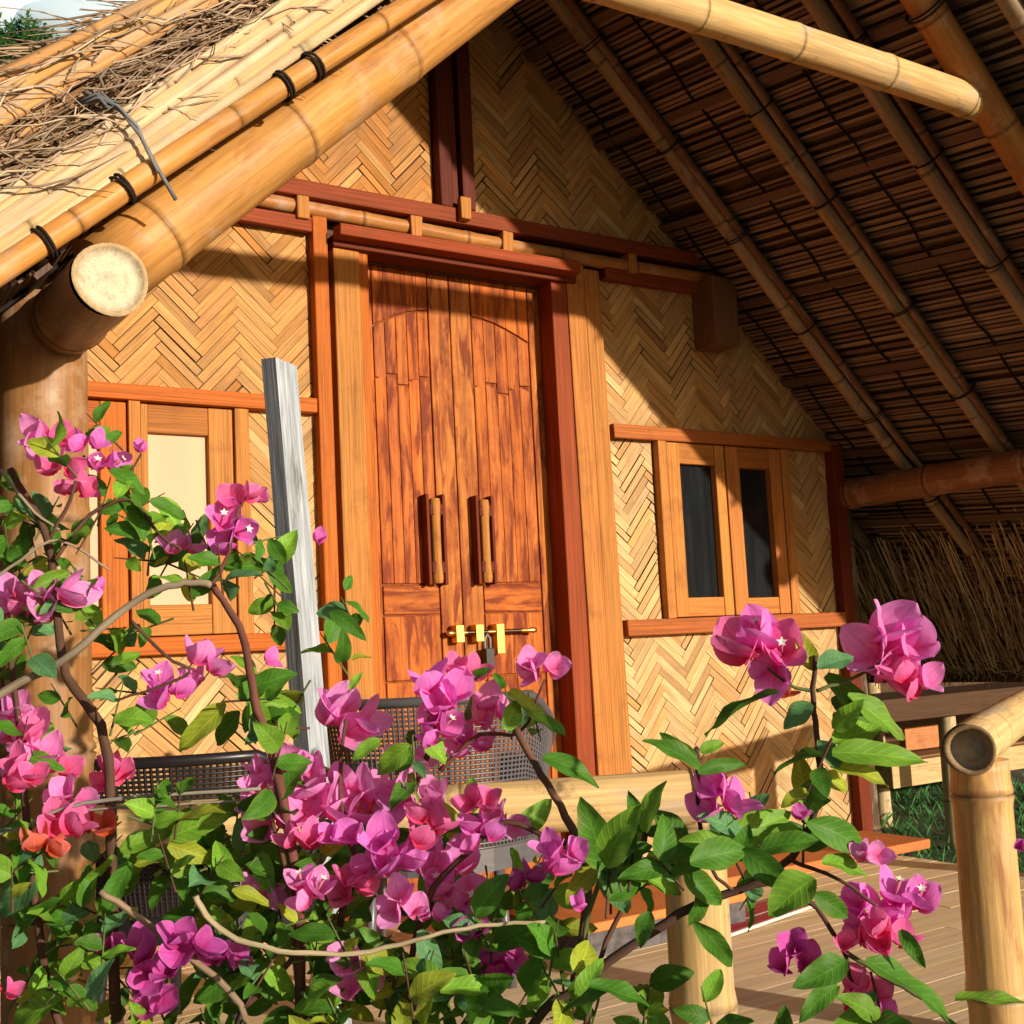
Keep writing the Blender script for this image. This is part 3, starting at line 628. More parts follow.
# ================================================================== bougainvillea
def leafmesh(mb, base, tip, wr, col, curl=.25, fold=.35, nrm=None):
    base, tip = Vector(base), Vector(tip); t = tip - base; L = t.length; t = t / L
    if nrm is None:
        nrm = (CAM - base).normalized() + Vector((U(-.7, .7) + .1, U(-.6, .6), U(.0, 1.1)))
    n = (nrm - t * nrm.dot(t)).normalized(); s = t.cross(n)
    nu, nv = 9, 4; b = len(mb.v); ou = U(0, 30); side = U(-.18, .18); twist = U(-.5, .5)
    c2 = mixc(col, (.28, .36, .05), U(0, .25))
    for i in range(nu + 1):
        u = i / nu; w = L * wr * .5 * (sin(pi * min(1, u * .92 + .02) ** .72) ** 1.0) + .0008
        if i == nu: w = .0004
        cz = -curl * L * (u - .35) ** 2 + curl * .1 * L
        for j in range(nv + 1):
            v = -1 + 2 * j / nv
            z = cz + fold * w * abs(v) + .035 * L * sin(u * 11 + v * 2 + ou) * abs(v)
            ss = s * cos(twist * u) + n * sin(twist * u); mb.v.append(tuple(base + t * (L * u) + ss * (w * v) + s * (side * L * (u - u * u)) + n * z)); mb.c.append(col if abs(v) < .8 else c2)
    for i in range(nu):
        for j in range(nv):
            a = b + i * (nv + 1) + j; mb.f.append((a, a + 1, a + nv + 2, a + nv + 1)); mb.sm.append(True); mb.mi.append(0)
            for (ii, jj) in ((i, j), (i, j + 1), (i + 1, j + 1), (i + 1, j)): mb.uv.append((ii / nu, -1 + 2 * jj / nv))
LC = {'g': (.068, .20, .020), 'l': (.17, .37, .035), 'y': (.31, .38, .035), 't': (.11, .28, .11)}
def bract(mb, c, ax, out, L, w, col, basecol):
    # papery ovate bract leaving c, leaning outwards from the flower's axis
    ax, out = ax.normalized(), out.normalized(); s = ax.cross(out).normalized(); nu, nv = 9, 6; b = len(mb.v); ph = U(0, 6); lean = U(.35, .85); bend = U(-.05, .35); ou = U(0, 30)
    for i in range(nu + 1):
        u = i / nu; ww = w * (sin(pi * (min(u * .90 + .06, 1)) ** .82) ** .72) if i < nu else w * .06
        ang = lean * (1 - .2 * u) + bend * u * u; 
        p = c + (ax * cos(ang) + out * sin(ang)) * (L * u); nn = (out * cos(ang) - ax * sin(ang))
        for j in range(nv + 1):
            v = -1 + 2 * j / nv
            z = -.30 * w * (1 - v * v) * sin(pi * u) * -1 - .16 * w + .05 * w * sin(v * 4 + u * 5 + ph) * u + .06 * w * abs(v) ** 3 + .035 * w * sin(v * 9 + u * 14 + ph * 2) * abs(v) * u
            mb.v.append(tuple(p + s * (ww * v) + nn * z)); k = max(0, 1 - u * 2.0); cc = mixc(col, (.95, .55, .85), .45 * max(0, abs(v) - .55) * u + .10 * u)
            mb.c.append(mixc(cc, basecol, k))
    for i in range(nu):
        for j in range(nv):
            a = b + i * (nv + 1) + j; mb.f.append((a, a + 1, a + nv + 2, a + nv + 1)); mb.sm.append(True); mb.mi.append(0)
            for (ii, jj) in ((i, j), (i, j + 1), (i + 1, j + 1), (i + 1, j)): mb.uv.append((ii / nu, -1 + 2 * jj / nv))
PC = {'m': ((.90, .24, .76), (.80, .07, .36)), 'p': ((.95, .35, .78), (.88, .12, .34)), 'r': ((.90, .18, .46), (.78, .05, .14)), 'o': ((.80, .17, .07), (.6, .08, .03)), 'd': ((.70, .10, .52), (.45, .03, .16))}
def cluster(parent, px, py, size, typ, dep, floret=False):
    c = atd(px, py, dep); S = size * dep / F; mb = MB(); tocam = (CAM - c).normalized()
    nfl = 1 if size < 26 else (2 if size < 40 else (3 if size < 60 else 4))
    fc = []
    for k in range(nfl):
        r = 0 if nfl == 1 else S * .30; a = 2 * pi * k / nfl + U(-.5, .5)
        p = c + RR * cos(a) * r + Vector((0, 0, 1)) * sin(a) * r * .8 + tocam * U(-.3, .3) * S * .4
        ax = (tocam * U(.2, .8) + Vector((U(-.6, .6), U(-.4, .4), U(.1, 1.1))) * .8 + (p - c) / S * 1.0).normalized()
        p = p - ax * S * .22; o0 = ax.orthogonal().normalized(); o1 = o0.cross(ax); col, bc = PC[typ]
        if U(0, 1) < .10 and typ in 'mp': col, bc = PC['r']
        L = S * U(.58, .74) * (1.2 if nfl < 3 else 1); a0 = U(0, 6)
        for j in range(3):
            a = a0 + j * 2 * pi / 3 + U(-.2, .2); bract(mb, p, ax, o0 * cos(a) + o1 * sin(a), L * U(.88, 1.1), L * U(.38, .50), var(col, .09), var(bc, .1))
        fc.append((p, ax, L))
    o = mb.build('flower', M['bract'], parent, {'o': 'orange red flower', 'r': 'red pink flower', 'd': 'dark magenta flower'}.get(typ))
    if floret:
        mf = MB()
        for p, ax, L in fc[:2]:
            tip = p + ax * L * .72 + tocam * L * .1; mf.tube([p, p + ax * L * .4, tip], [.0012, .0016, .002], 6, (.6, .2, .3))
            o0 = ax.orthogonal().normalized(); o1 = o0.cross(ax)
            for j in range(5):
                a = j * 2 * pi / 5; d0 = o0 * cos(a) + o1 * sin(a); d1 = o0 * cos(a + .6) + o1 * sin(a + .6); d2 = o0 * cos(a - .6) + o1 * sin(a - .6)
                mf.quad([tip, tip + d1 * .003 + ax * .001, tip + d0 * .006 + ax * .002, tip + d2 * .003 + ax * .001], [(0, 0), (.01, 0), (.01, .01), (0, .01)], (.85, .80, .70))
        mf.build('floret', M['floret'], o)
    return c
bushes = [thing('bougainvillea', 'bougainvillea climbing the left side past the pale paned window', 'bougainvillea', (.42, -2.5, -.6), 'bougainvilleas'),
          thing('bougainvillea', 'bougainvillea with the densest heap of pink blooms, right of the grey pole', 'bougainvillea', (.75, -2.55, -.6), 'bougainvilleas'),
          thing('bougainvillea', 'bougainvillea with sparse large blooms on upright sprigs before the gap in the railing', 'bougainvillea', (1.02, -2.65, -.6), 'bougainvilleas')]
def who(px): return 0 if px < 262 else (1 if px < 555 else 2)
FL = [(50, 442, 46, 'p'), (88, 440, 30, 'm'), (62, 470, 34, 'r'), (104, 466, 30, 'm'), (76, 492, 30, 'r'), (141, 448, 22, 'm'), (182, 548, 34, 'p'), (226, 532, 50, 'm'), (240, 498, 30, 'r'), (262, 497, 24, 'p'), (319, 540, 20, 'm'),
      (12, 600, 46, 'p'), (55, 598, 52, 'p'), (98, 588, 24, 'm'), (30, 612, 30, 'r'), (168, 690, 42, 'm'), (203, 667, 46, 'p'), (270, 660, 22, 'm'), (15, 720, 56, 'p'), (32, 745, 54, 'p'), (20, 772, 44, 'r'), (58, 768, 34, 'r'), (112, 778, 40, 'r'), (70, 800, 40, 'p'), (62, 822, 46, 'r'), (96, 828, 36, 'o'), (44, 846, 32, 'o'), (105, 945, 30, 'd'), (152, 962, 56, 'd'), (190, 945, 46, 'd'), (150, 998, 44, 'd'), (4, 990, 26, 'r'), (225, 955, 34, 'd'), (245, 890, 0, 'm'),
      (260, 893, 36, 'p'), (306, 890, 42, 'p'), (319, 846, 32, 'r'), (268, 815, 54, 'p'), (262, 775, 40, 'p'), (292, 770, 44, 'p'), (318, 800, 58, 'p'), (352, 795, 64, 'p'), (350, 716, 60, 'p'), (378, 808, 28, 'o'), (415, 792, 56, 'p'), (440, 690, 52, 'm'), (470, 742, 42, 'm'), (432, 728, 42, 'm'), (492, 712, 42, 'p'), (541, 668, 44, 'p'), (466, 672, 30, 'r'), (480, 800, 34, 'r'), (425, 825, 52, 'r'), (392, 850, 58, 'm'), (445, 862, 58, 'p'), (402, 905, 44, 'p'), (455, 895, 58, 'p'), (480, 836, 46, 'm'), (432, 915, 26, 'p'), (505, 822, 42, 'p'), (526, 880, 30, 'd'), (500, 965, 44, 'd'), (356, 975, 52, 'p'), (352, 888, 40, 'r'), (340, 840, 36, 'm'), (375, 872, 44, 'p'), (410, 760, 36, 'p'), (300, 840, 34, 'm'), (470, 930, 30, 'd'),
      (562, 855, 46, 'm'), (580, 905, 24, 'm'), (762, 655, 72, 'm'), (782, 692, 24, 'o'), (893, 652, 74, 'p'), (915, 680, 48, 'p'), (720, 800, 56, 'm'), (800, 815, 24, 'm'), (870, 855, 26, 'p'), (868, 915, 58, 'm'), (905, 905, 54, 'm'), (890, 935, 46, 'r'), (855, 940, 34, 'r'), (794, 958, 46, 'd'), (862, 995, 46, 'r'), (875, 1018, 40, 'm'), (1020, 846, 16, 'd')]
FLO = {(226, 532), (168, 690), (432, 728), (455, 895), (526, 880), (905, 905), (104, 466), (306, 890), (762, 655)}
stems = [MB(), MB(), MB()]; leaves = [MB(), MB(), MB()]
def fdep(px, py):
    if px < 262: return 1.62 - .20 * (py - 430) / 590 + U(-.05, .05)
    if px < 555: return 1.52 - .16 * (py - 660) / 360 + U(-.05, .05)
    return 1.26 + U(-.05, .05)
fpos = []
for (px, py, sz, ty) in FL:
    if sz == 0: continue
    w = who(px); dp = fdep(px, py); c = cluster(bushes[w], px, py, sz, ty, dp, (px, py) in FLO); fpos.append((px, py, dp, w))
def stem(w, pts, r, col=(.10, .06, .035), tw=.6):
    P = []
    for i in range(len(pts) - 1):                     # smooth through the surveyed points
        p0 = Vector(pts[max(i - 1, 0)]); p1 = Vector(pts[i]); p2 = Vector(pts[i + 1]); p3 = Vector(pts[min(i + 2, len(pts) - 1)])
        for k in range(4):
            t = k / 4; P.append(.5 * ((2 * p1) + (p2 - p0) * t + (2 * p0 - 5 * p1 + 4 * p2 - p3) * t * t + (3 * p1 - p0 - 3 * p2 + p3) * t ** 3))
    P.append(Vector(pts[-1])); n = len(P)
    P = [atd(p.x, p.y, p.z) + Vector((U(-1, 1), U(-1, 1), U(-1, 1))) * .0012 for p in P]
    stems[w].tube(P, [r * (1 - (1 - tw) * i / n) * U(.93, 1.07) for i in range(n)], 7, cols=[var(col, .12)] * n)
    return P
DK = (.09, .045, .03); GR = (.26, .21, .15); GN = (.10, .13, .04); RDD = (.13, .05, .035)
stem(0, [(170, 1180, 1.5), (120, 1040, 1.5), (112, 900, 1.5), (110, 790, 1.52), (100, 725, 1.54), (66, 676, 1.55), (56, 610, 1.57), (48, 540, 1.6), (10, 470, 1.62)], .0078, DK)
stem(0, [(150, 1180, 1.5), (60, 1030, 1.5), (35, 900, 1.5), (25, 800, 1.52), (18, 720, 1.54), (8, 640, 1.55)], .006, DK)
stem(0, [(-40, 720, 1.52), (20, 682, 1.52), (65, 660, 1.52), (108, 622, 1.52), (150, 593, 1.52), (185, 583, 1.52), (212, 585, 1.52)], .0055, GR, .8)
stem(0, [(212, 585, 1.52), (235, 618, 1.51), (248, 655, 1.5), (254, 700, 1.49), (268, 740, 1.47), (280, 785, 1.46), (292, 850, 1.45), (300, 940, 1.44), (300, 1180, 1.44)], .0045, RDD, 1.6)
stem(0, [(212, 585, 1.52), (226, 560, 1.53), (236, 520, 1.55), (245, 495, 1.56)], .003, RDD)
stem(0, [(55, 560, 1.58), (90, 515, 1.6), (130, 500, 1.6), (160, 535, 1.58), (182, 550, 1.58)], .003, DK)
stem(0, [(48, 540, 1.6), (70, 500, 1.6), (85, 455, 1.61)], .003, DK)
stem(0, [(0, 470, 1.6), (35, 512, 1.6), (60, 530, 1.6)], .0025, GR)
stem(0, [(-20, 590, 1.56), (20, 560, 1.57), (60, 540, 1.58), (110, 570, 1.58)], .0025, GR)
stem(0, [(-30, 845, 1.46), (20, 828, 1.46), (70, 806, 1.46), (140, 797, 1.46), (262, 789, 1.46)], .0024, (.24, .22, .17), 1)
stem(0, [(50, 815, 1.48), (120, 808, 1.48), (260, 800, 1.48)], .0016, (.24, .22, .17), 1)
stem(0, [(130, 620, 1.5), (165, 655, 1.5), (190, 672, 1.5), (150, 690, 1.5), (115, 700, 1.5)], .0024, DK)
stem(0, [(100, 892, 1.42), (140, 918, 1.42), (185, 955, 1.42), (240, 1005, 1.42), (260, 1100, 1.42)], .004, (.22, .15, .10), 1)
stem(1, [(196, 895, 1.34), (212, 922, 1.34), (250, 944, 1.34), (310, 954, 1.34), (370, 951, 1.34), (430, 936, 1.34), (480, 926, 1.34), (545, 922, 1.34)], .0036, (.36, .29, .18), .6)
stem(1, [(330, 1180, 1.45), (330, 1030, 1.45), (335, 940, 1.46), (360, 870, 1.47), (400, 810, 1.49), (430, 750, 1.5), (445, 690, 1.5)], .0058, DK)
stem(1, [(360, 870, 1.47), (340, 800, 1.48), (345, 720, 1.5)], .0035, DK)
stem(1, [(420, 1180, 1.42), (410, 1000, 1.42), (425, 905, 1.42), (470, 850, 1.42), (508, 822, 1.42), (560, 842, 1.4), (605, 845, 1.38)], .0045, DK)
stem(1, [(440, 770, 1.5), (480, 735, 1.5), (520, 732, 1.5), (545, 680, 1.5)], .003, RDD)
stem(1, [(240, 1010, 1.44), (290, 960, 1.44), (290, 890, 1.44), (272, 820, 1.45)], .004, DK)
stem(1, [(515, 725, 1.46), (535, 765, 1.44), (560, 805, 1.42), (582, 850, 1.4), (588, 900, 1.38), (578, 960, 1.38), (560, 1060, 1.38), (520, 1180, 1.38)], .0042, (.16, .08, .05), 1.5)
stem(2, [(480, 1180, 1.34), (530, 1030, 1.34), (580, 985, 1.33), (640, 940, 1.32), (690, 908, 1.31), (740, 890, 1.30), (775, 872, 1.29), (805, 838, 1.28), (820, 790, 1.27), (818, 745, 1.26), (813, 700, 1.26), (815, 655, 1.26)], .0062, (.085, .045, .035), .4)
stem(2, [(740, 890, 1.30), (782, 884, 1.29), (815, 908, 1.28), (842, 948, 1.27), (852, 985, 1.26), (858, 1010, 1.26)], .003, DK)
stem(2, [(842, 948, 1.27), (880, 975, 1.26), (925, 1000, 1.25), (960, 1035, 1.25)], .003, GN)
stem(2, [(697, 748, 1.27), (698, 785, 1.28), (700, 830, 1.29), (712, 870, 1.30), (735, 892, 1.30)], .003, DK)
stem(2, [(648, 822, 1.34), (640, 855, 1.34), (625, 900, 1.34), (600, 960, 1.34), (575, 1060, 1.34), (520, 1180, 1.36)], .0036, DK)
stem(2, [(605, 865, 1.36), (585, 930, 1.36), (590, 1000, 1.36), (580, 1100, 1.36)], .003, GN)
stem(2, [(815, 690, 1.26), (850, 680, 1.26), (885, 660, 1.26)], .0022, GN); stem(2, [(815, 690, 1.26), (790, 685, 1.26), (768, 668, 1.26)], .0022, GN)
stem(2, [(790, 860, 1.28), (840, 880, 1.27), (880, 910, 1.26)], .0024, DK)
# leaves seen one by one in the photograph
HL = [(815, 670, 797, 630, .5, 'y'), (818, 668, 855, 655, .5, 't'), (826, 675, 892, 732, .34, 'g'), (848, 695, 908, 738, .4, 'l'), (778, 692, 702, 730, .36, 'g'), (700, 768, 644, 738, .36, 'g'), (697, 758, 660, 732, .3, 'g'), (698, 772, 748, 764, .28, 'g'), (700, 752, 724, 742, .5, 'l'), (812, 704, 783, 728, .75, 't'), (832, 752, 930, 760, .34, 'l'), (832, 742, 884, 722, .5, 'l'), (830, 764, 892, 784, .42, 'y'), (806, 795, 797, 752, .5, 'y'), (838, 768, 818, 738, .55, 't'), (835, 730, 862, 700, .5, 'l'), (822, 776, 850, 790, .5, 'y'),
      (645, 832, 664, 780, .45, 'l'), (643, 832, 628, 792, .4, 'g'), (516, 834, 552, 798, .5, 'l'), (543, 757, 600, 786, .4, 'g'), (604, 868, 582, 800, .5, 'g'), (606, 866, 640, 806, .5, 'l'), (602, 866, 628, 915, .55, 't'), (600, 866, 565, 905, .45, 'y'), (606, 864, 684, 890, .35, 'l'), (662, 866, 728, 838, .42, 'g'), (690, 862, 750, 848, .5, 'g'), (684, 870, 724, 905, .5, 'g'), (704, 880, 690, 930, .4, 'g'), (742, 850, 798, 895, .45, 'g'), (720, 840, 795, 812, .42, 'l'), (808, 822, 872, 856, .42, 'g'), (822, 862, 870, 874, .42, 'l'), (814, 878, 768, 914, .75, 'l'), (814, 894, 850, 918, .5, 'g'), (846, 960, 794, 985, .5, 'g'), (866, 960, 960, 1020, .34, 'g'), (955, 998, 1032, 1000, .24, 'l'), (695, 922, 734, 970, .3, 'g'), (650, 912, 640, 948, .6, 'g'), (590, 985, 652, 1002, .4, 'g'), (580, 1005, 602, 958, .5, 'l'), (610, 990, 560, 1010, .4, 'g'), (745, 838, 700, 815, .45, 't'), (760, 850, 820, 838, .45, 'g'), (838, 985, 800, 1022, .4, 'g'), (880, 1010, 830, 1030, .4, 'l'), (900, 930, 925, 968, .4, 'g'),
      (226, 704, 176, 750, .40, 'y'), (240, 712, 214, 746, .5, 'g'), (250, 700, 304, 712, .42, 'l'), (250, 690, 296, 672, .5, 'g'), (254, 712, 258, 745, .6, 't'), (252, 842, 308, 890, .46, 'g'), (44, 868, -6, 918, .5, 't'), (40, 855, -5, 862, .45, 'l'), (112, 855, 70, 890, .4, 'l'), (120, 850, 175, 830, .45, 'l'), (170, 838, 232, 812, .42, 'l'), (168, 845, 215, 862, .45, 'y'), (130, 862, 100, 920, .4, 'g'), (60, 900, 12, 935, .4, 'g'), (110, 470, 145, 492, .42, 'g'), (105, 445, 122, 430, .4, 'g'), (150, 500, 190, 520, .4, 'g'), (345, 600, 370, 620, .35, 'g'), (330, 612, 366, 640, .35, 'g'), (352, 660, 372, 656, .5, 'y'), (345, 590, 352, 575, .6, 'g'), (350, 690, 362, 672, .4, 'l'), (130, 505, 145, 540, .6, 'g'), (225, 580, 232, 600, .9, 't'), (470, 680, 490, 668, .5, 'g'), (470, 695, 462, 722, .6, 'g'), (510, 690, 540, 712, .4, 'y'), (515, 700, 556, 730, .35, 'l'), (505, 730, 520, 700, .6, 'l'), (380, 740, 352, 760, .5, 'l'), (410, 745, 375, 775, .5, 'l'), (230, 880, 215, 840, .5, 'l'), (232, 890, 272, 905, .4, 'y'), (480, 810, 500, 790, .6, 'l'), (500, 905, 492, 930, .5, 't'), (480, 945, 540, 938, .35, 'l'), (420, 930, 440, 985, .45, 't'), (440, 985, 400, 960, .5, 'l'), (440, 990, 500, 985, .4, 'l'), (400, 985, 370, 1000, .45, 'y'), (330, 985, 300, 1010, .5, 'l'), (60, 1000, 10, 1020, .5, 'l'), (90, 1000, 110, 960, .5, 't')]
for bx, by, tx, ty, wr, k in HL:
    w = who(bx); dp = fdep(bx, by) - .02; b_ = atd(bx, by, dp); t_ = atd(tx, ty, dp + U(-.025, .03)); leafmesh(leaves[w], b_, t_, wr * .88, var(LC[k], .15))
# the rest of the foliage, along twigs spread through the volume of each bush
RG = [(100, 475, 45, 40, 12, 0), (28, 530, 36, 45, 26, .05), (60, 575, 50, 25, 16, .04), (135, 520, 45, 45, 22, .03), (205, 565, 55, 35, 24, .02), (270, 575, 38, 38, 16, .04), (350, 640, 16, 50, 7, .02), (110, 635, 60, 32, 20, .03), (18, 650, 28, 45, 22, .03), (270, 700, 40, 40, 20, 0), (120, 705, 60, 40, 12, .02), (40, 800, 55, 50, 26, .04), (150, 850, 75, 30, 34, 0), (70, 900, 70, 35, 22, 0), (215, 845, 60, 40, 44, .03), (245, 905, 50, 40, 40, .05), (60, 970, 65, 45, 42, .03), (190, 985, 80, 45, 60, .06), (330, 910, 60, 45, 60, .06), (320, 985, 80, 40, 64, .02), (430, 965, 80, 40, 66, .04), (470, 1005, 80, 25, 40, 0), (350, 850, 60, 40, 30, .10), (450, 860, 60, 45, 30, .10), (525, 905, 34, 36, 22, .03), (590, 890, 40, 34, 12, .0), (555, 985, 45, 40, 20, .02), (645, 875, 42, 28, 10, .0), (705, 868, 45, 26, 18, 0), (765, 850, 46, 26, 18, 0), (620, 1010, 36, 18, 8, 0), (880, 1010, 34, 20, 6, 0), (300, 790, 55, 30, 12, .06), (395, 765, 30, 28, 8, 0), (530, 715, 22, 26, 7, 0), (300, 1060, 260, 40, 120, .03), (640, 1070, 200, 40, 50, .03), (820, 740, 22, 40, 8, 0)]
for (cx, cy, rx, ry, n, dd) in RG:
    k = 0; n = int(n * .82)
    while k < n:
        a, q = U(0, 2 * pi), sqrt(U(0, 1)); bx, by = cx + rx * q * cos(a), cy + ry * q * sin(a); w = who(bx); dp = fdep(bx, by) + dd + U(-.05, .13)
        tw = U(0, 2 * pi); m_ = random.randint(2, 4); base = atd(bx, by, dp); dirv = Vector((cos(tw) * .8, U(-.5, .5), sin(tw) + .25)).normalized()
        stems[w].tube([base - dirv * .02, base + dirv * .015, base + dirv * .05], [.0016, .0013, .0008], 5, var(GN if U(0, 1) < .6 else DK, .2), caps=False)
        for j in range(m_):
            s0 = base + dirv * (.05 * j / m_); ph = j * 2.4 + tw; o1 = dirv.orthogonal().normalized(); o2 = o1.cross(dirv)
            ld = (dirv * U(.3, .8) + (o1 * cos(ph) + o2 * sin(ph)) + Vector((0, 0, U(-.4, .2)))).normalized(); L = U(.030, .060)
            kk = random.choices('gglyt', (5, 3, 4, 1.6, 1.6))[0]; leafmesh(leaves[w], s0, s0 + ld * L, U(.38, .58), var(LC[kk], .25), U(.1, .45), U(.15, .5)); k += 1
for w in range(3):
    stems[w].build('stem', M['stem'], bushes[w]); leaves[w].build('foliage', M['leaf'], bushes[w])
# stems down to the soil
for w, b in enumerate(bushes):
    base = ORG[b.name]; mb = MB()
    for k in range(5):
        tip = atd((120, 340, 520)[w] + 30 * (k - 2), 1120, 1.46 - .06 * w); st_ = base + Vector((U(-.05, .05), U(-.05, .05), -.02))
        mb.tube([st_, st_.lerp(tip, .5) + Vector((U(-.03, .03), U(-.03, .03), 0)), tip], [.012, .010, .007], 8, DK)
    mb.build('trunk', M['bark'], b)

# ================================================================== surroundings
mb = MB(); n = 40
def gz(x, y): r = math.hypot(x - 2, y); return -.60 + .03 * sin(x * .7) * cos(y * .6) * min(1, max(0, (r - 5) / 5)) + (max(0, r - 60) * .0)
gx = [-600, -200, -80, -40, -20, -10, -6, -3, -1, 0, 1, 2, 3, 4, 5, 6, 7, 8, 9, 10, 12, 15, 20, 30, 50, 100, 250, 600]
for i in range(len(gx) - 1):
    for j in range(len(gx) - 1):
        P = [(gx[i], gx[j]), (gx[i + 1], gx[j]), (gx[i + 1], gx[j + 1]), (gx[i], gx[j + 1])]; mb.quad([(x, y, gz(x, y)) for x, y in P], [(x, y) for x, y in P], (.16, .12, .07), True)
tag(mb.build('ground', M['ground'], None), 'bare soil and short grass', None, None, 'structure')
mb = MB()
for i in range(9000):
    x = U(4.0, 10); y = U(-2.0, 6); h = U(.05, .16); a = U(0, 6.3); z = -.605; d = Vector((cos(a), sin(a), 0)); b = Vector((x, y, z)); ln = Vector((U(-.6, .6), U(-.6, .6), 1)) * h; c = var((.06, .21, .05), .35)
    mb.quad([b - d * .004, b + d * .004, b + ln * .6 + d * .003, b + ln + Vector((ln.x * .4, ln.y * .4, 0))], [(0, 0), (.01, 0), (.01, .05), (0, .1)], c)
tag(mb.build('grass', M['grass'], None), 'dark green grass beyond the porch corner', 'grass', None, 'stuff')
# neighbouring raised hut, mostly hidden
NY = 1.7; nl = at(872, 700, NY)
nb = thing('raised_hut', 'neighbouring hut on stilts seen past the right wall corner', 'hut', (8.2, 3.2, -.6))
X0 = at(868, 705, NY).x; X1 = 11.0
def nbox(name, x0, x1, y0, y1, z0, z1, col, m='wood', lab=None): q = MB(); q.box(x0, x1, y0, y1, z0, z1, col); return q.build(name, M[m], nb, lab, .006)
nbox('bench', X0, X1, NY - .12, NY + .5, at(950, 714, NY).z, at(950, 692, NY).z, DKBROWN)
nbox('floor_beam', at(880, 765, NY + .4).x, X1, NY + .3, NY + .42, at(915, 783, NY + .4).z, at(915, 758, NY + .4).z, PALE)
nbox('floor', X0 - .1, X1, NY + .3, NY + 4, at(915, 757, NY + .4).z, at(915, 754, NY + .4).z, BROWN)
nbox('board', at(900, 740, NY + .55).x, at(936, 740, NY + .55).x, NY + .5, NY + .56, at(915, 753, NY + .5).z + .02, at(915, 727, NY + .5).z, (.50, .20, .08))
nbox('wall', X0 - .3, X1, NY + 1.2, NY + 1.3, -.2, 2.3, DKBROWN, 'weave')
for px in (951, 1120, 880):
    q = MB(); c = at(px, 780, NY + (.0 if px > 900 else 1.0)); culm(q, (c.x, c.y, -.62), (c.x, c.y, .30 if px > 900 else 2.0), .062, .058, .35, (.50, .38, .20), 16); q.build('stilt', M['bamboo_old'], nb)
q = MB()
for s in (-1, 1):
    P = []
    for i in range(8):
        yy = NY + 1.6 + s * (i >> 1 & 1) * 2.6; zz = 3.7 - (i >> 1 & 1) * 2.3 + (.25 if i & 4 else 0); P.append(((X0 - .6, X1 + .6)[i & 1], yy, zz))
    if s < 0: P = [P[i] for i in (1, 0, 3, 2, 5, 4, 7, 6)]
    q.hexa(P, (.10, .07, .04), 1)
q.build('roof', M['thatch'], nb)
# trees
def tree(label, x, y, h, cr, n, group, seedc=(.035, .085, .02), zb=-.62, lsz=.22):
    t = thing('tree', label, 'tree', (x, y, zb), group); mb = MB()
    mb.tube([(x, y, zb), (x + .1, y, zb + h * .3), (x - .1, y + .1, zb + h * .6), (x, y, zb + h * .9)], [.22, .17, .11, .03], 10, (.13, .09, .06))
    tips = []
    for k in range(14):
        a = U(0, 6.3); z0 = zb + h * U(.3, .75); e = Vector((x + cos(a) * cr * U(.4, .9), y + sin(a) * cr * U(.4, .9), z0 + h * U(.05, .28))); mb.tube([(x, y, z0), Vector((x, y, z0)).lerp(e, .5) + Vector((0, 0, .15)), e], [.07, .045, .015], 6, (.13, .09, .06), caps=False); tips.append(e)
    mb.build('trunk', M['bark'], t); mb = MB()
    clumps = ([Vector((x, y, zb + h * .96)) + Vector((U(-.9, .9), U(-.5, .5), U(-.9, .4))) for _ in range(16)] if h > 10 else []) + tips + [Vector((x + U(-.7, .7) * cr, y + U(-.7, .7) * cr, zb + h * U(.55, 1.0))) for _ in range(22)]
    for c in clumps:
        rr = cr * U(.18, .36); cc = var(seedc, .35)
        for _ in range(n):
            d = Vector((random.gauss(0, 1), random.gauss(0, 1), random.gauss(0, .75))).normalized() * rr * U(.4, 1.05); p = c + d; a = Vector((U(-1, 1), U(-1, 1), U(-.6, .6))).normalized(); b = a.orthogonal().normalized(); L = lsz * U(.6, 1.2)
            mb.quad([p, p + a * L * .5 + b * L * .25, p + a * L, p + a * L * .5 - b * L * .25], [(0, 0), (.1, .05), (.2, 0), (.1, -.05)], var(cc, .2))
    mb.build('crown', M['crown'], t)
random.seed(5); tp = atd(-4, 62, 30)
tree('bushy green tree showing past the thatch at the upper left corner', tp.x, tp.y, 17.7, 1.75, 420, None, (.05, .14, .035))
for lab, x, y in (('dark tree far behind the raised hut, nearest the wall corner', 11.5, 9), ('dark tree far behind the right railing post', 16.5, 6.5)):
    tree(lab, x, y, 7, 3.2, 110, 'trees behind the raised hut', (.03, .07, .02))

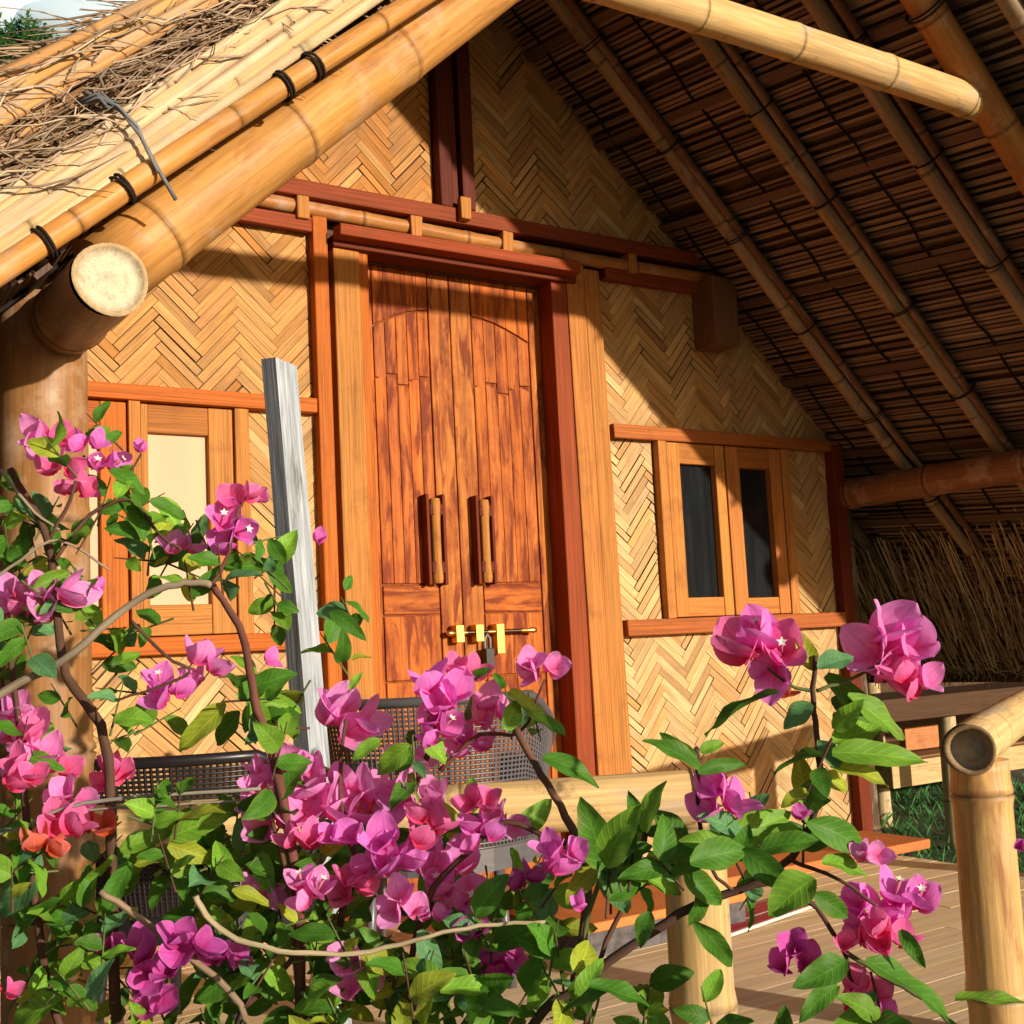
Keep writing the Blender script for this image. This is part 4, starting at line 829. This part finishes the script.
# pale lumps added far beyond the roof to brighten the sky corner
cm = bpy.data.materials.new('sky_fill'); cm.use_nodes = True; cb = cm.node_tree.nodes['Principled BSDF']; cb.inputs['Base Color'].default_value = (.53, .65, .74, 1); cb.inputs['Roughness'].default_value = 1; cb.inputs['Specular IOR Level'].default_value = 0
mb = MB(); cc0 = atd(40, 30, 900)
for k in range(26):
    c = cc0 + Vector((U(-260, 200), U(0, 120), U(-130, 150))); R0 = U(60, 110); n1, n2 = 14, 24; b = len(mb.v); f1, f2 = U(0, 6), U(0, 6)
    for i in range(n1 + 1):
        th = pi * i / n1
        for j in range(n2):
            a = 2 * pi * j / n2; q = R0 * (1 + .10 * sin(3 * a + f1) * sin(th * 4) + .07 * sin(7 * a + f2) * sin(th * 9)); mb.v.append((c.x + q * sin(th) * cos(a) * 1.3, c.y + q * sin(th) * sin(a), c.z + q * cos(th) * .7)); mb.c.append((1, 1, 1))
    for i in range(n1):
        for j in range(n2):
            j2 = (j + 1) % n2; mb.f.append((b + i * n2 + j, b + (i + 1) * n2 + j, b + (i + 1) * n2 + j2, b + i * n2 + j2)); mb.sm.append(True); mb.mi.append(0); mb.uv += [(0, 0)] * 4
tag(mb.build('sky_fill_lumps', cm, None), 'pale lumps added to brighten the sky beyond the roof', None, None, 'stuff')

# ================================================================== light
w = bpy.data.worlds.new('World'); SC.world = w; w.use_nodes = True; nt = w.node_tree
bg = nt.nodes['Background']; sky = nt.nodes.new('ShaderNodeTexSky'); sky.sky_type = 'NISHITA'; sky.sun_disc = False
tosun = Vector((.27, -1, .205)).normalized()
sky.sun_elevation = math.asin(tosun.z); sky.sun_rotation = math.atan2(tosun.x, tosun.y); sky.air_density = 1.0; sky.dust_density = 1.5
nt.links.new(sky.outputs[0], bg.inputs[0]); bg.inputs[1].default_value = .085
sl = bpy.data.lights.new('sun', 'SUN'); sl.energy = 5; sl.angle = radians(1.0); sl.color = (1.0, .88, .73)
so = bpy.data.objects.new('sun', sl); COL.objects.link(so); so.rotation_euler = (-tosun).to_track_quat('-Z', 'Y').to_euler()
SC.view_settings.view_transform = 'Standard'; SC.view_settings.look = 'None'; SC.view_settings.exposure = .22; SC.view_settings.gamma = 1
